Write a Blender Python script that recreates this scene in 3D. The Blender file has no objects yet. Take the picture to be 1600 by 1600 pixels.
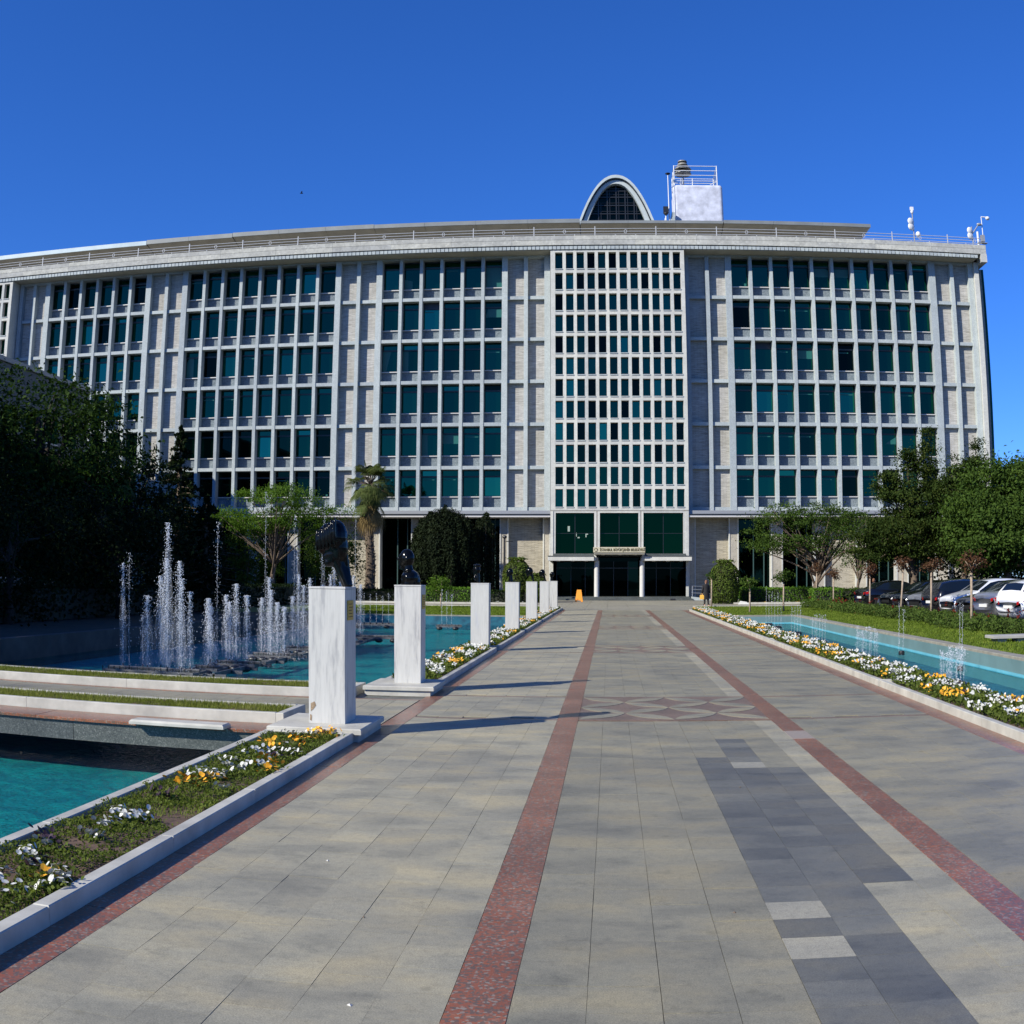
import bpy, math, random
import numpy as np
from mathutils import Vector, Matrix

# ------------------------------------------------------------------ camera, sky, sun, exposure
SC = bpy.context.scene
COL = SC.collection
cam_data = bpy.data.cameras.new('camera')
cam = bpy.data.objects.new('camera', cam_data); COL.objects.link(cam); SC.camera = cam
cam_data.type = 'PANO'                      # the photograph was taken with a lens that bends straight lines
cam_data.panorama_type = 'FISHEYE_EQUISOLID'
cam_data.fisheye_lens = 38.92; cam_data.fisheye_fov = math.radians(180)
cam_data.sensor_width = 36; cam_data.sensor_height = 36
cam_data.clip_start = 0.05; cam_data.clip_end = 3000
_r = Vector((0.99613052, 0.08775443, 0.00481116)); _u = Vector((5.23957931e-04, -6.06718515e-02, 9.98157629e-01)); _f = Vector((-0.08788465, 0.99429276, 0.06048306))
cam.matrix_world = Matrix(((_r.x, _u.x, -_f.x, 0), (_r.y, _u.y, -_f.y, 0), (_r.z, _u.z, -_f.z, 1.6), (0, 0, 0, 1)))

AZ, EL = math.radians(51.0), math.radians(31.5)      # where the light goes: AZ from +Y towards +X
world = bpy.data.worlds.new('World'); SC.world = world; world.use_nodes = True
wn = world.node_tree; wn.nodes.clear()
sky = wn.nodes.new('ShaderNodeTexSky'); sky.sky_type = 'NISHITA'; sky.sun_disc = False
sky.sun_elevation = EL; sky.sun_rotation = math.pi + AZ
sky.altitude = 300; sky.air_density = 0.85; sky.dust_density = 0.05; sky.ozone_density = 5.5
hsv = wn.nodes.new('ShaderNodeHueSaturation'); hsv.inputs['Saturation'].default_value = 1.19; hsv.inputs['Value'].default_value = 1.28
bg = wn.nodes.new('ShaderNodeBackground'); bg.inputs['Strength'].default_value = 0.11
wo = wn.nodes.new('ShaderNodeOutputWorld')
gm = wn.nodes.new('ShaderNodeGamma'); gm.inputs['Gamma'].default_value = 0.9      # the photograph's sky falls off more gently towards the zenith
wn.links.new(sky.outputs[0], gm.inputs['Color']); wn.links.new(gm.outputs[0], hsv.inputs['Color']); tint = wn.nodes.new('ShaderNodeMix'); tint.data_type = 'RGBA'; tint.blend_type = 'MULTIPLY'; tint.inputs['Factor'].default_value = 1.0; tint.inputs['B'].default_value = (0.455, 0.66, 1.08, 1)   # deep polarised blue
wn.links.new(hsv.outputs[0], tint.inputs['A']); wn.links.new(tint.outputs['Result'], bg.inputs['Color']); wn.links.new(bg.outputs[0], wo.inputs['Surface'])
sd = bpy.data.lights.new('sun', 'SUN'); sd.energy = 5.0; sd.angle = math.radians(0.55); sd.color = (1.0, 0.955, 0.85)
sun = bpy.data.objects.new('sun', sd); COL.objects.link(sun)
_d = Vector((math.sin(AZ) * math.cos(EL), math.cos(AZ) * math.cos(EL), -math.sin(EL)))
sun.rotation_euler = _d.to_track_quat('-Z', 'Y').to_euler(); sun.location = (-40, -40, 60)
SC.view_settings.view_transform = 'Standard'; SC.view_settings.look = 'None'
SC.view_settings.exposure = 0.44; SC.view_settings.gamma = 1.0; SC.view_settings.use_curve_mapping = False
SC.cycles.max_bounces = 6; SC.cycles.transparent_max_bounces = 12; SC.cycles.caustics_reflective = False; SC.cycles.caustics_refractive = False

# ------------------------------------------------------------------ helpers
rnd = random.Random(7); rng = np.random.default_rng(11)
PI = math.pi

class MB:
    """collects simple shapes and links them as one mesh object"""
    def __init__(s): s.v = []; s.f = []; s.g = []
    def add(s, v, f):
        n = len(s.v); s.g.append((n, len(s.f), len(v), len(f))); s.v += [tuple(p) for p in v]; s.f += [tuple(i + n for i in q) for q in f]; return s
    def box(s, x0, x1, y0, y1, z0, z1, bottom=True):
        v = [(x0, y0, z0), (x1, y0, z0), (x1, y1, z0), (x0, y1, z0), (x0, y0, z1), (x1, y0, z1), (x1, y1, z1), (x0, y1, z1)]
        f = [(4, 5, 6, 7), (0, 1, 5, 4), (1, 2, 6, 5), (2, 3, 7, 6), (3, 0, 4, 7)]
        if bottom: f.append((3, 2, 1, 0))
        return s.add(v, f)
    def bev(s, x0, x1, y0, y1, z0, z1, b=0.01):
        """box with a chamfered top edge"""
        v = [(x0, y0, z0), (x1, y0, z0), (x1, y1, z0), (x0, y1, z0), (x0, y0, z1 - b), (x1, y0, z1 - b), (x1, y1, z1 - b), (x0, y1, z1 - b),
             (x0 + b, y0 + b, z1), (x1 - b, y0 + b, z1), (x1 - b, y1 - b, z1), (x0 + b, y1 - b, z1)]
        f = [(8, 9, 10, 11)] + [(i, (i + 1) % 4, 4 + (i + 1) % 4, 4 + i) for i in range(4)] + [(4 + i, 4 + (i + 1) % 4, 8 + (i + 1) % 4, 8 + i) for i in range(4)] + [(3, 2, 1, 0)]
        return s.add(v, f)
    def quad(s, a, b, c, d): return s.add([a, b, c, d], [(0, 1, 2, 3)])
    def sheet(s, x0, x1, y0, y1, z): return s.quad((x0, y0, z), (x1, y0, z), (x1, y1, z), (x0, y1, z))
    def tube(s, p0, p1, r0, r1=None, n=8, cap=True):
        r1 = r0 if r1 is None else r1
        p0 = Vector(p0); p1 = Vector(p1); d = (p1 - p0)
        if d.length < 1e-6: return s
        d.normalize(); a = d.orthogonal().normalized(); b = d.cross(a)
        v = []
        for p, r in ((p0, r0), (p1, r1)):
            for i in range(n):
                t = 2 * PI * i / n; v.append(p + (a * math.cos(t) + b * math.sin(t)) * r)
        f = [(i, (i + 1) % n, n + (i + 1) % n, n + i) for i in range(n)]
        if cap: f += [tuple(range(n - 1, -1, -1)), tuple(range(n, 2 * n))]
        return s.add(v, f)
    def path(s, pts, rs, n=7):
        pts = [Vector(p) for p in pts]; rings = []
        for i, p in enumerate(pts):
            d = (pts[min(i + 1, len(pts) - 1)] - pts[max(i - 1, 0)]).normalized()
            a = d.cross(Vector((0.3, 0.9, 0.31))).normalized(); b = d.cross(a)
            rings.append([p + (a * math.cos(2 * PI * k / n) + b * math.sin(2 * PI * k / n)) * rs[i] for k in range(n)])
        v = [q for r in rings for q in r]
        f = [(i * n + k, i * n + (k + 1) % n, (i + 1) * n + (k + 1) % n, (i + 1) * n + k) for i in range(len(pts) - 1) for k in range(n)]
        f += [tuple(range(n - 1, -1, -1)), tuple((len(pts) - 1) * n + k for k in range(n))]
        return s.add(v, f)
    def lathe(s, c, prof, n=20):
        v = []; m = len(prof)
        for k in range(n):
            t = 2 * PI * k / n
            for r, z in prof: v.append((c[0] + r * math.cos(t), c[1] + r * math.sin(t), c[2] + z))
        f = [(k * m + i, ((k + 1) % n) * m + i, ((k + 1) % n) * m + i + 1, k * m + i + 1) for k in range(n) for i in range(m - 1)]
        return s.add(v, f)
    def ell(s, c, r, n=12, m=8, rot=None):
        v = []; 
        for j in range(m + 1):
            ph = PI * j / m
            for k in range(n):
                t = 2 * PI * k / n
                p = Vector((r[0] * math.sin(ph) * math.cos(t), r[1] * math.sin(ph) * math.sin(t), r[2] * math.cos(ph)))
                if rot is not None: p = rot @ p
                v.append(p + Vector(c))
        f = [(j * n + k, j * n + (k + 1) % n, (j + 1) * n + (k + 1) % n, (j + 1) * n + k) for j in range(m) for k in range(n)]
        return s.add(v, f)
    def mesh(s, name):
        me = bpy.data.meshes.new(name); me.from_pydata([tuple(p) for p in s.v], [], s.f); me.update(); return me

def link(name, me, m=None, parent=None, loc=None, smooth=False, world=True):
    o = bpy.data.objects.new(name, me); COL.objects.link(o)
    if m is not None and me is not None and not me.materials: me.materials.append(m)
    if smooth and me is not None: me.shade_smooth()
    if parent is not None:
        o.parent = parent
        if world:                       # geometry given in world coordinates: undo the parents' offsets
            off = Vector((0, 0, 0)); p = parent
            while p is not None: off += p.location; p = p.parent
            o.location = -off
            if loc is not None: o.location = Vector(loc) - off
        elif loc is not None: o.location = loc
    elif loc is not None: o.location = loc
    return o
def pieces(mb):
    """split a collection of shapes into pieces that do not touch"""
    G = mb.g
    if len(G) < 2 or len(G) > 400 or sum(g[2] for g in G) != len(mb.v): return [mb]
    bb = []
    for n, fn, k, fk in G:
        a = np.array([tuple(p) for p in mb.v[n:n + k]]); bb.append((a.min(0) - .012, a.max(0) + .012))
    lo = np.array([b[0] for b in bb]); hi = np.array([b[1] for b in bb]); left = set(range(len(G))); out = []
    while left:
        st = [left.pop()]; comp = []
        while st:
            i = st.pop(); comp.append(i)
            for j in [j for j in left if (lo[i] <= hi[j]).all() and (lo[j] <= hi[i]).all()]: left.discard(j); st.append(j)
        out.append(sorted(comp))
    if len(out) < 2 or len(out) > 40: return [mb]
    res = []
    for comp in sorted(out):
        q = MB()
        for i in comp:
            n, fn, k, fk = G[i]; q.add(mb.v[n:n + k], [tuple(a - n for a in f) for f in mb.f[fn:fn + fk]])
        res.append(q)
    return res
def part(name, mb, m, parent=None, smooth=False, world=True, split=True):
    if not isinstance(mb, MB): return link(name, mb, m, parent, None, smooth, world)
    o = None
    for q in (pieces(mb) if split else [mb]):
        c = link(name, q.mesh(name), m, parent, None, smooth, world); o = o or c
    return o
def tag(o, label, cat, group=None, kind=None):
    if label: o['label'] = label
    if cat: o['category'] = cat
    if group: o['group'] = group
    if kind: o['kind'] = kind
    return o
def thing(name, label, cat, loc=(0, 0, 0), group=None, rz=0):
    o = bpy.data.objects.new(name, None); COL.objects.link(o); o.location = loc; o.rotation_euler = (0, 0, rz); o.empty_display_size = 0.3
    return tag(o, label, cat, group)
def struct(name, mb, m, smooth=False):
    o = None
    for q in pieces(mb):
        c = link(name, q.mesh(name), m, None, None, smooth); c['kind'] = 'structure'; o = o or c
    return o
def npmesh(name, V, F, smooth=False):
    """fast mesh from numpy arrays, F of constant face size"""
    me = bpy.data.meshes.new(name); V = np.asarray(V, np.float32); F = np.asarray(F, np.int32); k = F.shape[1]
    me.vertices.add(len(V)); me.vertices.foreach_set('co', V.ravel())
    me.loops.add(F.size); me.loops.foreach_set('vertex_index', F.ravel())
    me.polygons.add(len(F)); me.polygons.foreach_set('loop_start', np.arange(len(F), dtype=np.int32) * k)
    try: me.polygons.foreach_set('loop_total', np.full(len(F), k, np.int32))
    except Exception: pass
    me.update(calc_edges=True); me.validate()
    if smooth: me.shade_smooth()
    return me
def copy_tree(o, parent=None, loc=None, rz=None, label=None):
    c = o.copy(); COL.objects.link(c)
    if parent is not None: c.parent = parent
    if loc is not None: c.location = loc
    if rz is not None: c.rotation_euler = (0, 0, rz)
    if label: c['label'] = label
    for ch in o.children: copy_tree(ch, c)
    return c

# ------------------------------------------------------------------ materials
def new_mat(name):
    m = bpy.data.materials.new(name); m.use_nodes = True; nt = m.node_tree
    b = nt.nodes['Principled BSDF']; return m, nt, b
def N(nt, t, **kw):
    n = nt.nodes.new(t)
    for k, v in kw.items(): setattr(n, k, v)
    return n
def ramp(nt, fac, stops):
    r = N(nt, 'ShaderNodeValToRGB'); e = r.color_ramp.elements
    while len(e) < len(stops): e.new(0.5)
    for i, (p, c) in enumerate(stops): e[i].position = p; e[i].color = (*c, 1)
    nt.links.new(fac, r.inputs['Fac']); return r.outputs['Color']
def coords(nt, scale=(1, 1, 1), kind='Object', rot=(0, 0, 0)):
    if kind == 'World': src = N(nt, 'ShaderNodeNewGeometry').outputs['Position']
    else: src = N(nt, 'ShaderNodeTexCoord').outputs[kind]
    mp = N(nt, 'ShaderNodeMapping'); mp.inputs['Scale'].default_value = scale; mp.inputs['Rotation'].default_value = rot
    nt.links.new(src, mp.inputs['Vector']); return mp.outputs['Vector']
def noise(nt, vec, scale, detail=4, rough=0.6):
    n = N(nt, 'ShaderNodeTexNoise'); n.inputs['Scale'].default_value = scale; n.inputs['Detail'].default_value = detail; n.inputs['Roughness'].default_value = rough
    nt.links.new(vec, n.inputs['Vector']); return n.outputs['Fac']
def mixc(nt, fac, a, b, mode='MIX'):
    m = N(nt, 'ShaderNodeMix', data_type='RGBA', blend_type=mode)
    for sock, val in ((m.inputs['Factor'], fac), (m.inputs['A'], a), (m.inputs['B'], b)):
        if hasattr(val, 'is_output'): nt.links.new(val, sock)
        elif isinstance(val, (int, float)): sock.default_value = val
        else: sock.default_value = (*val, 1)
    return m.outputs['Result']
def bump(nt, b, h, strength=0.3, dist=0.01):
    n = N(nt, 'ShaderNodeBump'); n.inputs['Strength'].default_value = strength; n.inputs['Distance'].default_value = dist
    nt.links.new(h, n.inputs['Height']); nt.links.new(n.outputs['Normal'], b.inputs['Normal']); return n
def plain(name, c, rough=0.6, metal=0.0, spec=0.5, var=0.0, scale=4, bmp=0.0, kind='World'):
    m, nt, b = new_mat(name); b.inputs['Roughness'].default_value = rough; b.inputs['Metallic'].default_value = metal; b.inputs['Specular IOR Level'].default_value = spec
    b.inputs['Base Color'].default_value = (*c, 1)
    if var or bmp:
        v = coords(nt, kind=kind); n = noise(nt, v, scale)
        if var:
            lo = tuple(x * (1 - var) for x in c); hi = tuple(min(1, x * (1 + var)) for x in c)
            nt.links.new(ramp(nt, n, [(0.3, lo), (0.7, hi)]), b.inputs['Base Color'])
        if bmp: bump(nt, b, n, bmp)
    return m
def rand_per(nt):
    """a number that differs from piece to piece"""
    a = N(nt, 'ShaderNodeObjectInfo').outputs['Random']; g = N(nt, 'ShaderNodeNewGeometry').outputs['Random Per Island']
    s = N(nt, 'ShaderNodeMath', operation='ADD'); nt.links.new(a, s.inputs[0]); nt.links.new(g, s.inputs[1])
    f = N(nt, 'ShaderNodeMath', operation='FRACT'); nt.links.new(s.outputs[0], f.inputs[0]); return f.outputs[0]
def leaf_mat(name, stops, trans=0.25, rough=0.65, tcol=1.6):
    m, nt, b = new_mat(name)
    g = N(nt, 'ShaderNodeNewGeometry').outputs['Random Per Island']
    big = noise(nt, coords(nt, kind='World'), 0.9, 2)
    mx = N(nt, 'ShaderNodeMath', operation='MULTIPLY_ADD'); nt.links.new(g, mx.inputs[0]); mx.inputs[1].default_value = 0.6; 
    m2 = N(nt, 'ShaderNodeMath', operation='MULTIPLY_ADD'); nt.links.new(big, m2.inputs[0]); m2.inputs[1].default_value = 1.2; m2.inputs[2].default_value = -0.4
    nt.links.new(m2.outputs[0], mx.inputs[2])
    col = ramp(nt, mx.outputs[0], stops)
    nt.links.new(col, b.inputs['Base Color']); b.inputs['Roughness'].default_value = rough; b.inputs['Specular IOR Level'].default_value = 0.07
    t = N(nt, 'ShaderNodeBsdfTranslucent'); nt.links.new(mixc(nt, 1.0, col, (tcol, tcol * 1.05, tcol * 0.5), 'MULTIPLY'), t.inputs['Color'])
    ms = N(nt, 'ShaderNodeMixShader'); ms.inputs['Fac'].default_value = trans
    out = nt.nodes['Material Output']
    nt.links.new(b.outputs[0], ms.inputs[1]); nt.links.new(t.outputs[0], ms.inputs[2]); nt.links.new(ms.outputs[0], out.inputs['Surface'])
    return m

def speckle_mat(name, base, dark, light, sc=60, rough=0.5, amount=0.5, stain=0.25, tint=None, spec=0.4, kind='World'):
    """granite: base colour with dark and light grains, slight staining"""
    m, nt, b = new_mat(name); v = coords(nt, kind=kind)
    vo = N(nt, 'ShaderNodeTexVoronoi'); vo.inputs['Scale'].default_value = sc; nt.links.new(v, vo.inputs['Vector'])
    sep = N(nt, 'ShaderNodeSeparateColor'); nt.links.new(vo.outputs['Color'], sep.inputs['Color'])
    c = ramp(nt, sep.outputs[0], [(0.0, dark), (0.28, dark), (0.42, base), (0.8, base), (0.95, light)])
    n1 = noise(nt, v, 1.3, 5); st = ramp(nt, n1, [(0.35, (1 - stain,) * 3), (0.65, (1 + stain * 0.6,) * 3)])
    c = mixc(nt, 1.0, mixc(nt, amount, base, c), st, 'MULTIPLY')
    r = rand_per(nt); rv = ramp(nt, r, [(0.0, (0.86, 0.86, 0.88)), (1.0, (1.1, 1.08, 1.04))])
    c = mixc(nt, 1.0, c, rv, 'MULTIPLY')
    nt.links.new(c, b.inputs['Base Color']); b.inputs['Roughness'].default_value = rough; b.inputs['Specular IOR Level'].default_value = spec
    n2 = noise(nt, v, sc * 1.5, 2); bump(nt, b, n2, 0.15, 0.002)
    return m

M = {}
M['tile'] = None
def tile_mat(name, cols, rough=0.55, blot=0.5, spec=0.35, warm=(1.20, 1.14, 1.00), cool=(0.70, 0.73, 0.77)):
    m, nt, b = new_mat(name); v = coords(nt, kind='World')
    r = rand_per(nt); c = ramp(nt, r, cols)
    # broad soft blotches: dappled tree shade painted into the stone, along with weathering
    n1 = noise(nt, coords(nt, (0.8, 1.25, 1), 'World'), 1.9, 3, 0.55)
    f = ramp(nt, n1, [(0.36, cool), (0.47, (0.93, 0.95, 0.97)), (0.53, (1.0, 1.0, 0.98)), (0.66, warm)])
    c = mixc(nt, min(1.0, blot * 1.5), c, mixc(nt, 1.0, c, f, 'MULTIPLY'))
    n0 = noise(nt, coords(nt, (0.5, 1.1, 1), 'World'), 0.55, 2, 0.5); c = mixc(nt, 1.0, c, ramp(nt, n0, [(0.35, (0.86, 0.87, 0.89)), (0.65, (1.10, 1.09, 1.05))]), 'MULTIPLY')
    # grain of the flamed stone, coarse and fine
    n2 = noise(nt, v, 150, 3, 0.8); c = mixc(nt, 1.0, c, ramp(nt, n2, [(0.32, (0.66,) * 3), (0.5, (1, 1, 1)), (0.68, (1.34,) * 3)]), 'MULTIPLY')
    n4 = noise(nt, v, 22, 4, 0.75); c = mixc(nt, 1.0, c, ramp(nt, n4, [(0.30, (0.84, 0.84, 0.84)), (0.5, (1, 1, 1)), (0.72, (1.10, 1.09, 1.06))]), 'MULTIPLY')
    n3 = noise(nt, v, 4.2, 5, 0.75); c = mixc(nt, 1.0, c, ramp(nt, n3, [(0.30, (0.76, 0.77, 0.78)), (0.44, (1, 1, 1))]), 'MULTIPLY')
    vo = N(nt, 'ShaderNodeTexVoronoi'); vo.inputs['Scale'].default_value = 2.3; vo.inputs['Randomness'].default_value = 1; nt.links.new(v, vo.inputs['Vector'])
    spot = ramp(nt, vo.outputs['Distance'], [(0.0, (0.66, 0.66, 0.64)), (0.04, (0.78, 0.78, 0.76)), (0.075, (1, 1, 1))]); c = mixc(nt, 0.7, c, spot, 'MULTIPLY')
    nt.links.new(c, b.inputs['Base Color']); b.inputs['Specular IOR Level'].default_value = spec
    rr = N(nt, 'ShaderNodeMapRange'); rr.inputs['To Min'].default_value = rough - 0.1; rr.inputs['To Max'].default_value = rough + 0.12; nt.links.new(n1, rr.inputs['Value']); nt.links.new(rr.outputs[0], b.inputs['Roughness'])
    bump(nt, b, n2, 0.35, 0.002)
    return m
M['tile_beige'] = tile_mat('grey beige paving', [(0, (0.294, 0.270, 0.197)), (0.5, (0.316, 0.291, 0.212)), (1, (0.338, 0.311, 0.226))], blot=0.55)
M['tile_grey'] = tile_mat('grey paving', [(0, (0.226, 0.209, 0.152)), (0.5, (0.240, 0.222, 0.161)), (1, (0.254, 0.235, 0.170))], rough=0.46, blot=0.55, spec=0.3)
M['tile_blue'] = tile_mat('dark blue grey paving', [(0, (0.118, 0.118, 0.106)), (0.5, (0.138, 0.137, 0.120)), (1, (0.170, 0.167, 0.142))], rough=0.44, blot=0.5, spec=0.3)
M['tile_light'] = tile_mat('pale grey patch tile', [(0, (0.30, 0.285, 0.225)), (1, (0.32, 0.30, 0.235))], blot=0.2)
M['tile_pink'] = plain('pale pink granite', (0.30, 0.25, 0.20), 0.45, var=0.12, scale=40)
M['grout'] = plain('dark joint grout', (0.13, 0.128, 0.108), 0.9, var=0.6, scale=2)
M['red'] = speckle_mat('red granite', (0.255, 0.090, 0.042), (0.120, 0.092, 0.068), (0.26, 0.225, 0.18), 75, 0.32, 0.9, 0.22, spec=0.35)
M['red_dull'] = speckle_mat('weathered brown red granite', (0.205, 0.130, 0.090), (0.15, 0.115, 0.09), (0.24, 0.20, 0.16), 75, 0.36, 0.7, 0.25, spec=0.35)
M['kerb'] = plain('pale marble kerb', (0.445, 0.43, 0.37), 0.5, var=0.22, scale=3, bmp=0.05)
M['soil'] = plain('brown soil', (0.095, 0.06, 0.04), 0.95, var=0.4, scale=14, bmp=1.0)
M['granite_dark'] = speckle_mat('dark green granite', (0.085, 0.095, 0.088), (0.035, 0.04, 0.04), (0.20, 0.21, 0.195), 90, 0.4, 0.6, 0.2)
M['concrete'] = plain('grey concrete', (0.33, 0.32, 0.30), 0.8, var=0.15, scale=2, bmp=0.1)
M['asphalt'] = plain('asphalt', (0.055, 0.055, 0.057), 0.85, var=0.2, scale=8, bmp=0.3)
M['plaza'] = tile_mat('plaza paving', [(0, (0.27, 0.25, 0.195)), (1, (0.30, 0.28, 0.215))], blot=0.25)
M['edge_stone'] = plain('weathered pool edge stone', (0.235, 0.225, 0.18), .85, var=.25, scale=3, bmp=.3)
M['shade_stone'] = plain('stone painted as in shade', (0.05, 0.052, 0.045), .8, var=.3, scale=2)  # left bank of the pool coloured dark to imitate the shade on it
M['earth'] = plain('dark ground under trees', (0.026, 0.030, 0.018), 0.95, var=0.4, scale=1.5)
M['steel'] = plain('brushed steel', (0.55, 0.56, 0.58), 0.35, 1.0)
M['raft_metal'] = plain('dull dark raft metal', (0.13, 0.13, 0.13), 0.5, 0.4, var=.3, scale=5)
M['rail_paint'] = plain('greying white paint', (0.42, 0.43, 0.44), 0.5)
M['white_metal'] = plain('white painted metal', (0.66, 0.67, 0.68), 0.45, 0.0)
M['grey_metal'] = plain('grey painted metal', (0.30, 0.31, 0.32), 0.5, 0.3)
M['black'] = plain('black plastic', (0.015, 0.015, 0.016), 0.4)
M['bronze'] = plain('black bronze', (0.003, 0.0035, 0.004), 0.16, 0.0, 0.22, var=0.2, scale=9, bmp=0.05)
M['gold'] = plain('brass plate', (0.45, 0.33, 0.06), 0.35, 0.9, var=0.3, scale=60)
def marble_mat(name, ang=0.0, c0=(0.55, 0.54, 0.495), c1=(0.36, 0.355, 0.34)):
    m, nt, b = new_mat(name)
    v = coords(nt, (9, 9, 1.1), 'World', (0, ang, 0)); n = noise(nt, v, 1.6, 6, 0.65)
    c = ramp(nt, n, [(0.33, c1), (0.46, tuple(x * .93 for x in c0)), (0.6, c0)])
    v2 = coords(nt, (30, 30, 2.5), 'World', (0, ang, 0)); n2 = noise(nt, v2, 1.4, 4)
    c = mixc(nt, 1.0, c, ramp(nt, n2, [(0.3, (0.88,) * 3), (0.5, (1,) * 3)]), 'MULTIPLY')
    nt.links.new(c, b.inputs['Base Color']); b.inputs['Roughness'].default_value = 0.4; bump(nt, b, n, 0.04, 0.003); return m
M['marble'] = marble_mat('veined white marble'); M['marble_slant'] = marble_mat('white marble with slanting veins', 1.05, c1=(0.5, 0.5, 0.5)); M['marble_cross'] = marble_mat('white marble with level veins', 1.5, c1=(0.48, 0.48, 0.49))
M['rust'] = plain('brown chip in marble', (0.28, 0.2, 0.12), 0.8, var=0.4, scale=50)
# ------------------------------------------------------------------ ground, pools, walkway
WZ = -0.42                       # water level
def water_mat(name, tint):
    m, nt, b = new_mat(name); nt.nodes.remove(b); out = nt.nodes['Material Output']
    v = coords(nt, (1, 1.6, 1), 'World'); n1 = noise(nt, v, 3.2, 3, 0.6); n2 = noise(nt, coords(nt, (1, 2.2, 1), 'World'), 11, 2, 0.6)
    s = N(nt, 'ShaderNodeMath', operation='MULTIPLY_ADD'); nt.links.new(n2, s.inputs[0]); s.inputs[1].default_value = 0.7; nt.links.new(n1, s.inputs[2])
    bp = N(nt, 'ShaderNodeBump'); bp.inputs['Strength'].default_value = 0.9; bp.inputs['Distance'].default_value = 0.10; nt.links.new(s.outputs[0], bp.inputs['Height'])
    geo = N(nt, 'ShaderNodeNewGeometry'); dt = N(nt, 'ShaderNodeVectorMath', operation='DOT_PRODUCT'); nt.links.new(geo.outputs['Incoming'], dt.inputs[0]); nt.links.new(bp.outputs[0], dt.inputs[1])
    ab = N(nt, 'ShaderNodeMath', operation='ABSOLUTE'); nt.links.new(dt.outputs['Value'], ab.inputs[0])     # the same reflectance seen from above and below
    om = N(nt, 'ShaderNodeMath', operation='SUBTRACT', use_clamp=True); om.inputs[0].default_value = 1; nt.links.new(ab.outputs[0], om.inputs[1])
    pw = N(nt, 'ShaderNodeMath', operation='POWER'); nt.links.new(om.outputs[0], pw.inputs[0]); pw.inputs[1].default_value = 5
    fr = N(nt, 'ShaderNodeMath', operation='MULTIPLY_ADD', use_clamp=True); nt.links.new(pw.outputs[0], fr.inputs[0]); fr.inputs[1].default_value = 0.9; fr.inputs[2].default_value = 0.02
    g = N(nt, 'ShaderNodeBsdfGlossy'); g.inputs['Roughness'].default_value = 0.03; nt.links.new(bp.outputs[0], g.inputs['Normal'])
    t = N(nt, 'ShaderNodeBsdfTransparent'); t.inputs['Color'].default_value = (*tint, 1)
    ms = N(nt, 'ShaderNodeMixShader'); nt.links.new(fr.outputs[0], ms.inputs[0]); nt.links.new(t.outputs[0], ms.inputs[1]); nt.links.new(g.outputs[0], ms.inputs[2])
    nt.links.new(ms.outputs[0], out.inputs['Surface']); return m
def pool_mat(name, c, dark):
    m, nt, b = new_mat(name); v = coords(nt, kind='World')
    # mottled painted lining; its paler noise imitates the net of light under ripples
    vo = N(nt, 'ShaderNodeTexNoise'); vo.inputs['Scale'].default_value = 2.0; vo.inputs['Detail'].default_value = 3; vo.inputs['Distortion'].default_value = 1.5; nt.links.new(v, vo.inputs['Vector'])
    nt.links.new(ramp(nt, vo.outputs['Fac'], [(0.35, dark), (0.65, c)]), b.inputs['Base Color']); b.inputs['Roughness'].default_value = 0.7; return m
M['water'] = water_mat('pool water', (0.60, 0.90, 0.92))
M['pool'] = pool_mat('turquoise pool lining', (0.003, 0.270, 0.250), (0.002, 0.150, 0.170))
M['pool_blue'] = pool_mat('blue pool lining', (0.008, 0.125, 0.185), (0.003, 0.060, 0.105))
M['pool_pale'] = plain('pale blue pool wall', (0.12, 0.21, 0.215), 0.6, var=0.15, scale=1.2)

PX0, PX1, PY1 = -13.2, -3.36, 47.5           # left pool
QX0, QX1, QY1 = 5.05, 8.02, 47.7             # right pool
g = MB(); zg = -0.03
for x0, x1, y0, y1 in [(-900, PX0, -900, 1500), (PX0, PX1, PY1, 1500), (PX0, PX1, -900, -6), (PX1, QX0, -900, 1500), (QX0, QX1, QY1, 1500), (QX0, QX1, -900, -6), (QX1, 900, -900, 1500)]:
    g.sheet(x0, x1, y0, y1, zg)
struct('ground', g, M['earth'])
def basin(name, x0, x1, y0, y1, zf, mf, mw, wl):
    b = MB(); b.sheet(x0, x1, y0, y1, zf)
    o = struct(name, b, mf)
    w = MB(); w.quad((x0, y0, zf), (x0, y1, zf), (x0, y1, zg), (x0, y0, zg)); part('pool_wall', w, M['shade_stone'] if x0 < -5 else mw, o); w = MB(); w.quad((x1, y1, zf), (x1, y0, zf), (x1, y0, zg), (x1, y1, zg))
    w.quad((x0, y1, zf), (x1, y1, zf), (x1, y1, zg), (x0, y1, zg)); w.quad((x0, y0, zf), (x0, y0, zg), (x1, y0, zg), (x1, y0, zf))
    part('pool_wall', w, mw, o)
    if x0 > 0:
        bq = MB(); bq.box(x1 - .02, x1 + .001, y0, y1, wl - .02, wl + .05); bq.box(x0, x1 - .02, y1 - .02, y1 + .001, wl - .02, wl + .05); part('waterline_tiles', bq, plain('pale cyan waterline tiles', (0.13, 0.42, 0.52), .4, var=.15, scale=2), o)
    s = MB(); s.sheet(x0, x1, y0, y1, wl); struct('water', s, M['water'])
    return o
basin('pool_floor', PX0, PX1, -6, PY1, -0.62, M['pool'], M['pool_blue'], WZ)
basin('pool_floor', QX0, QX1, -6, QY1, -0.60, M['pool_blue'], M['pool_pale'], -0.34)

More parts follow.
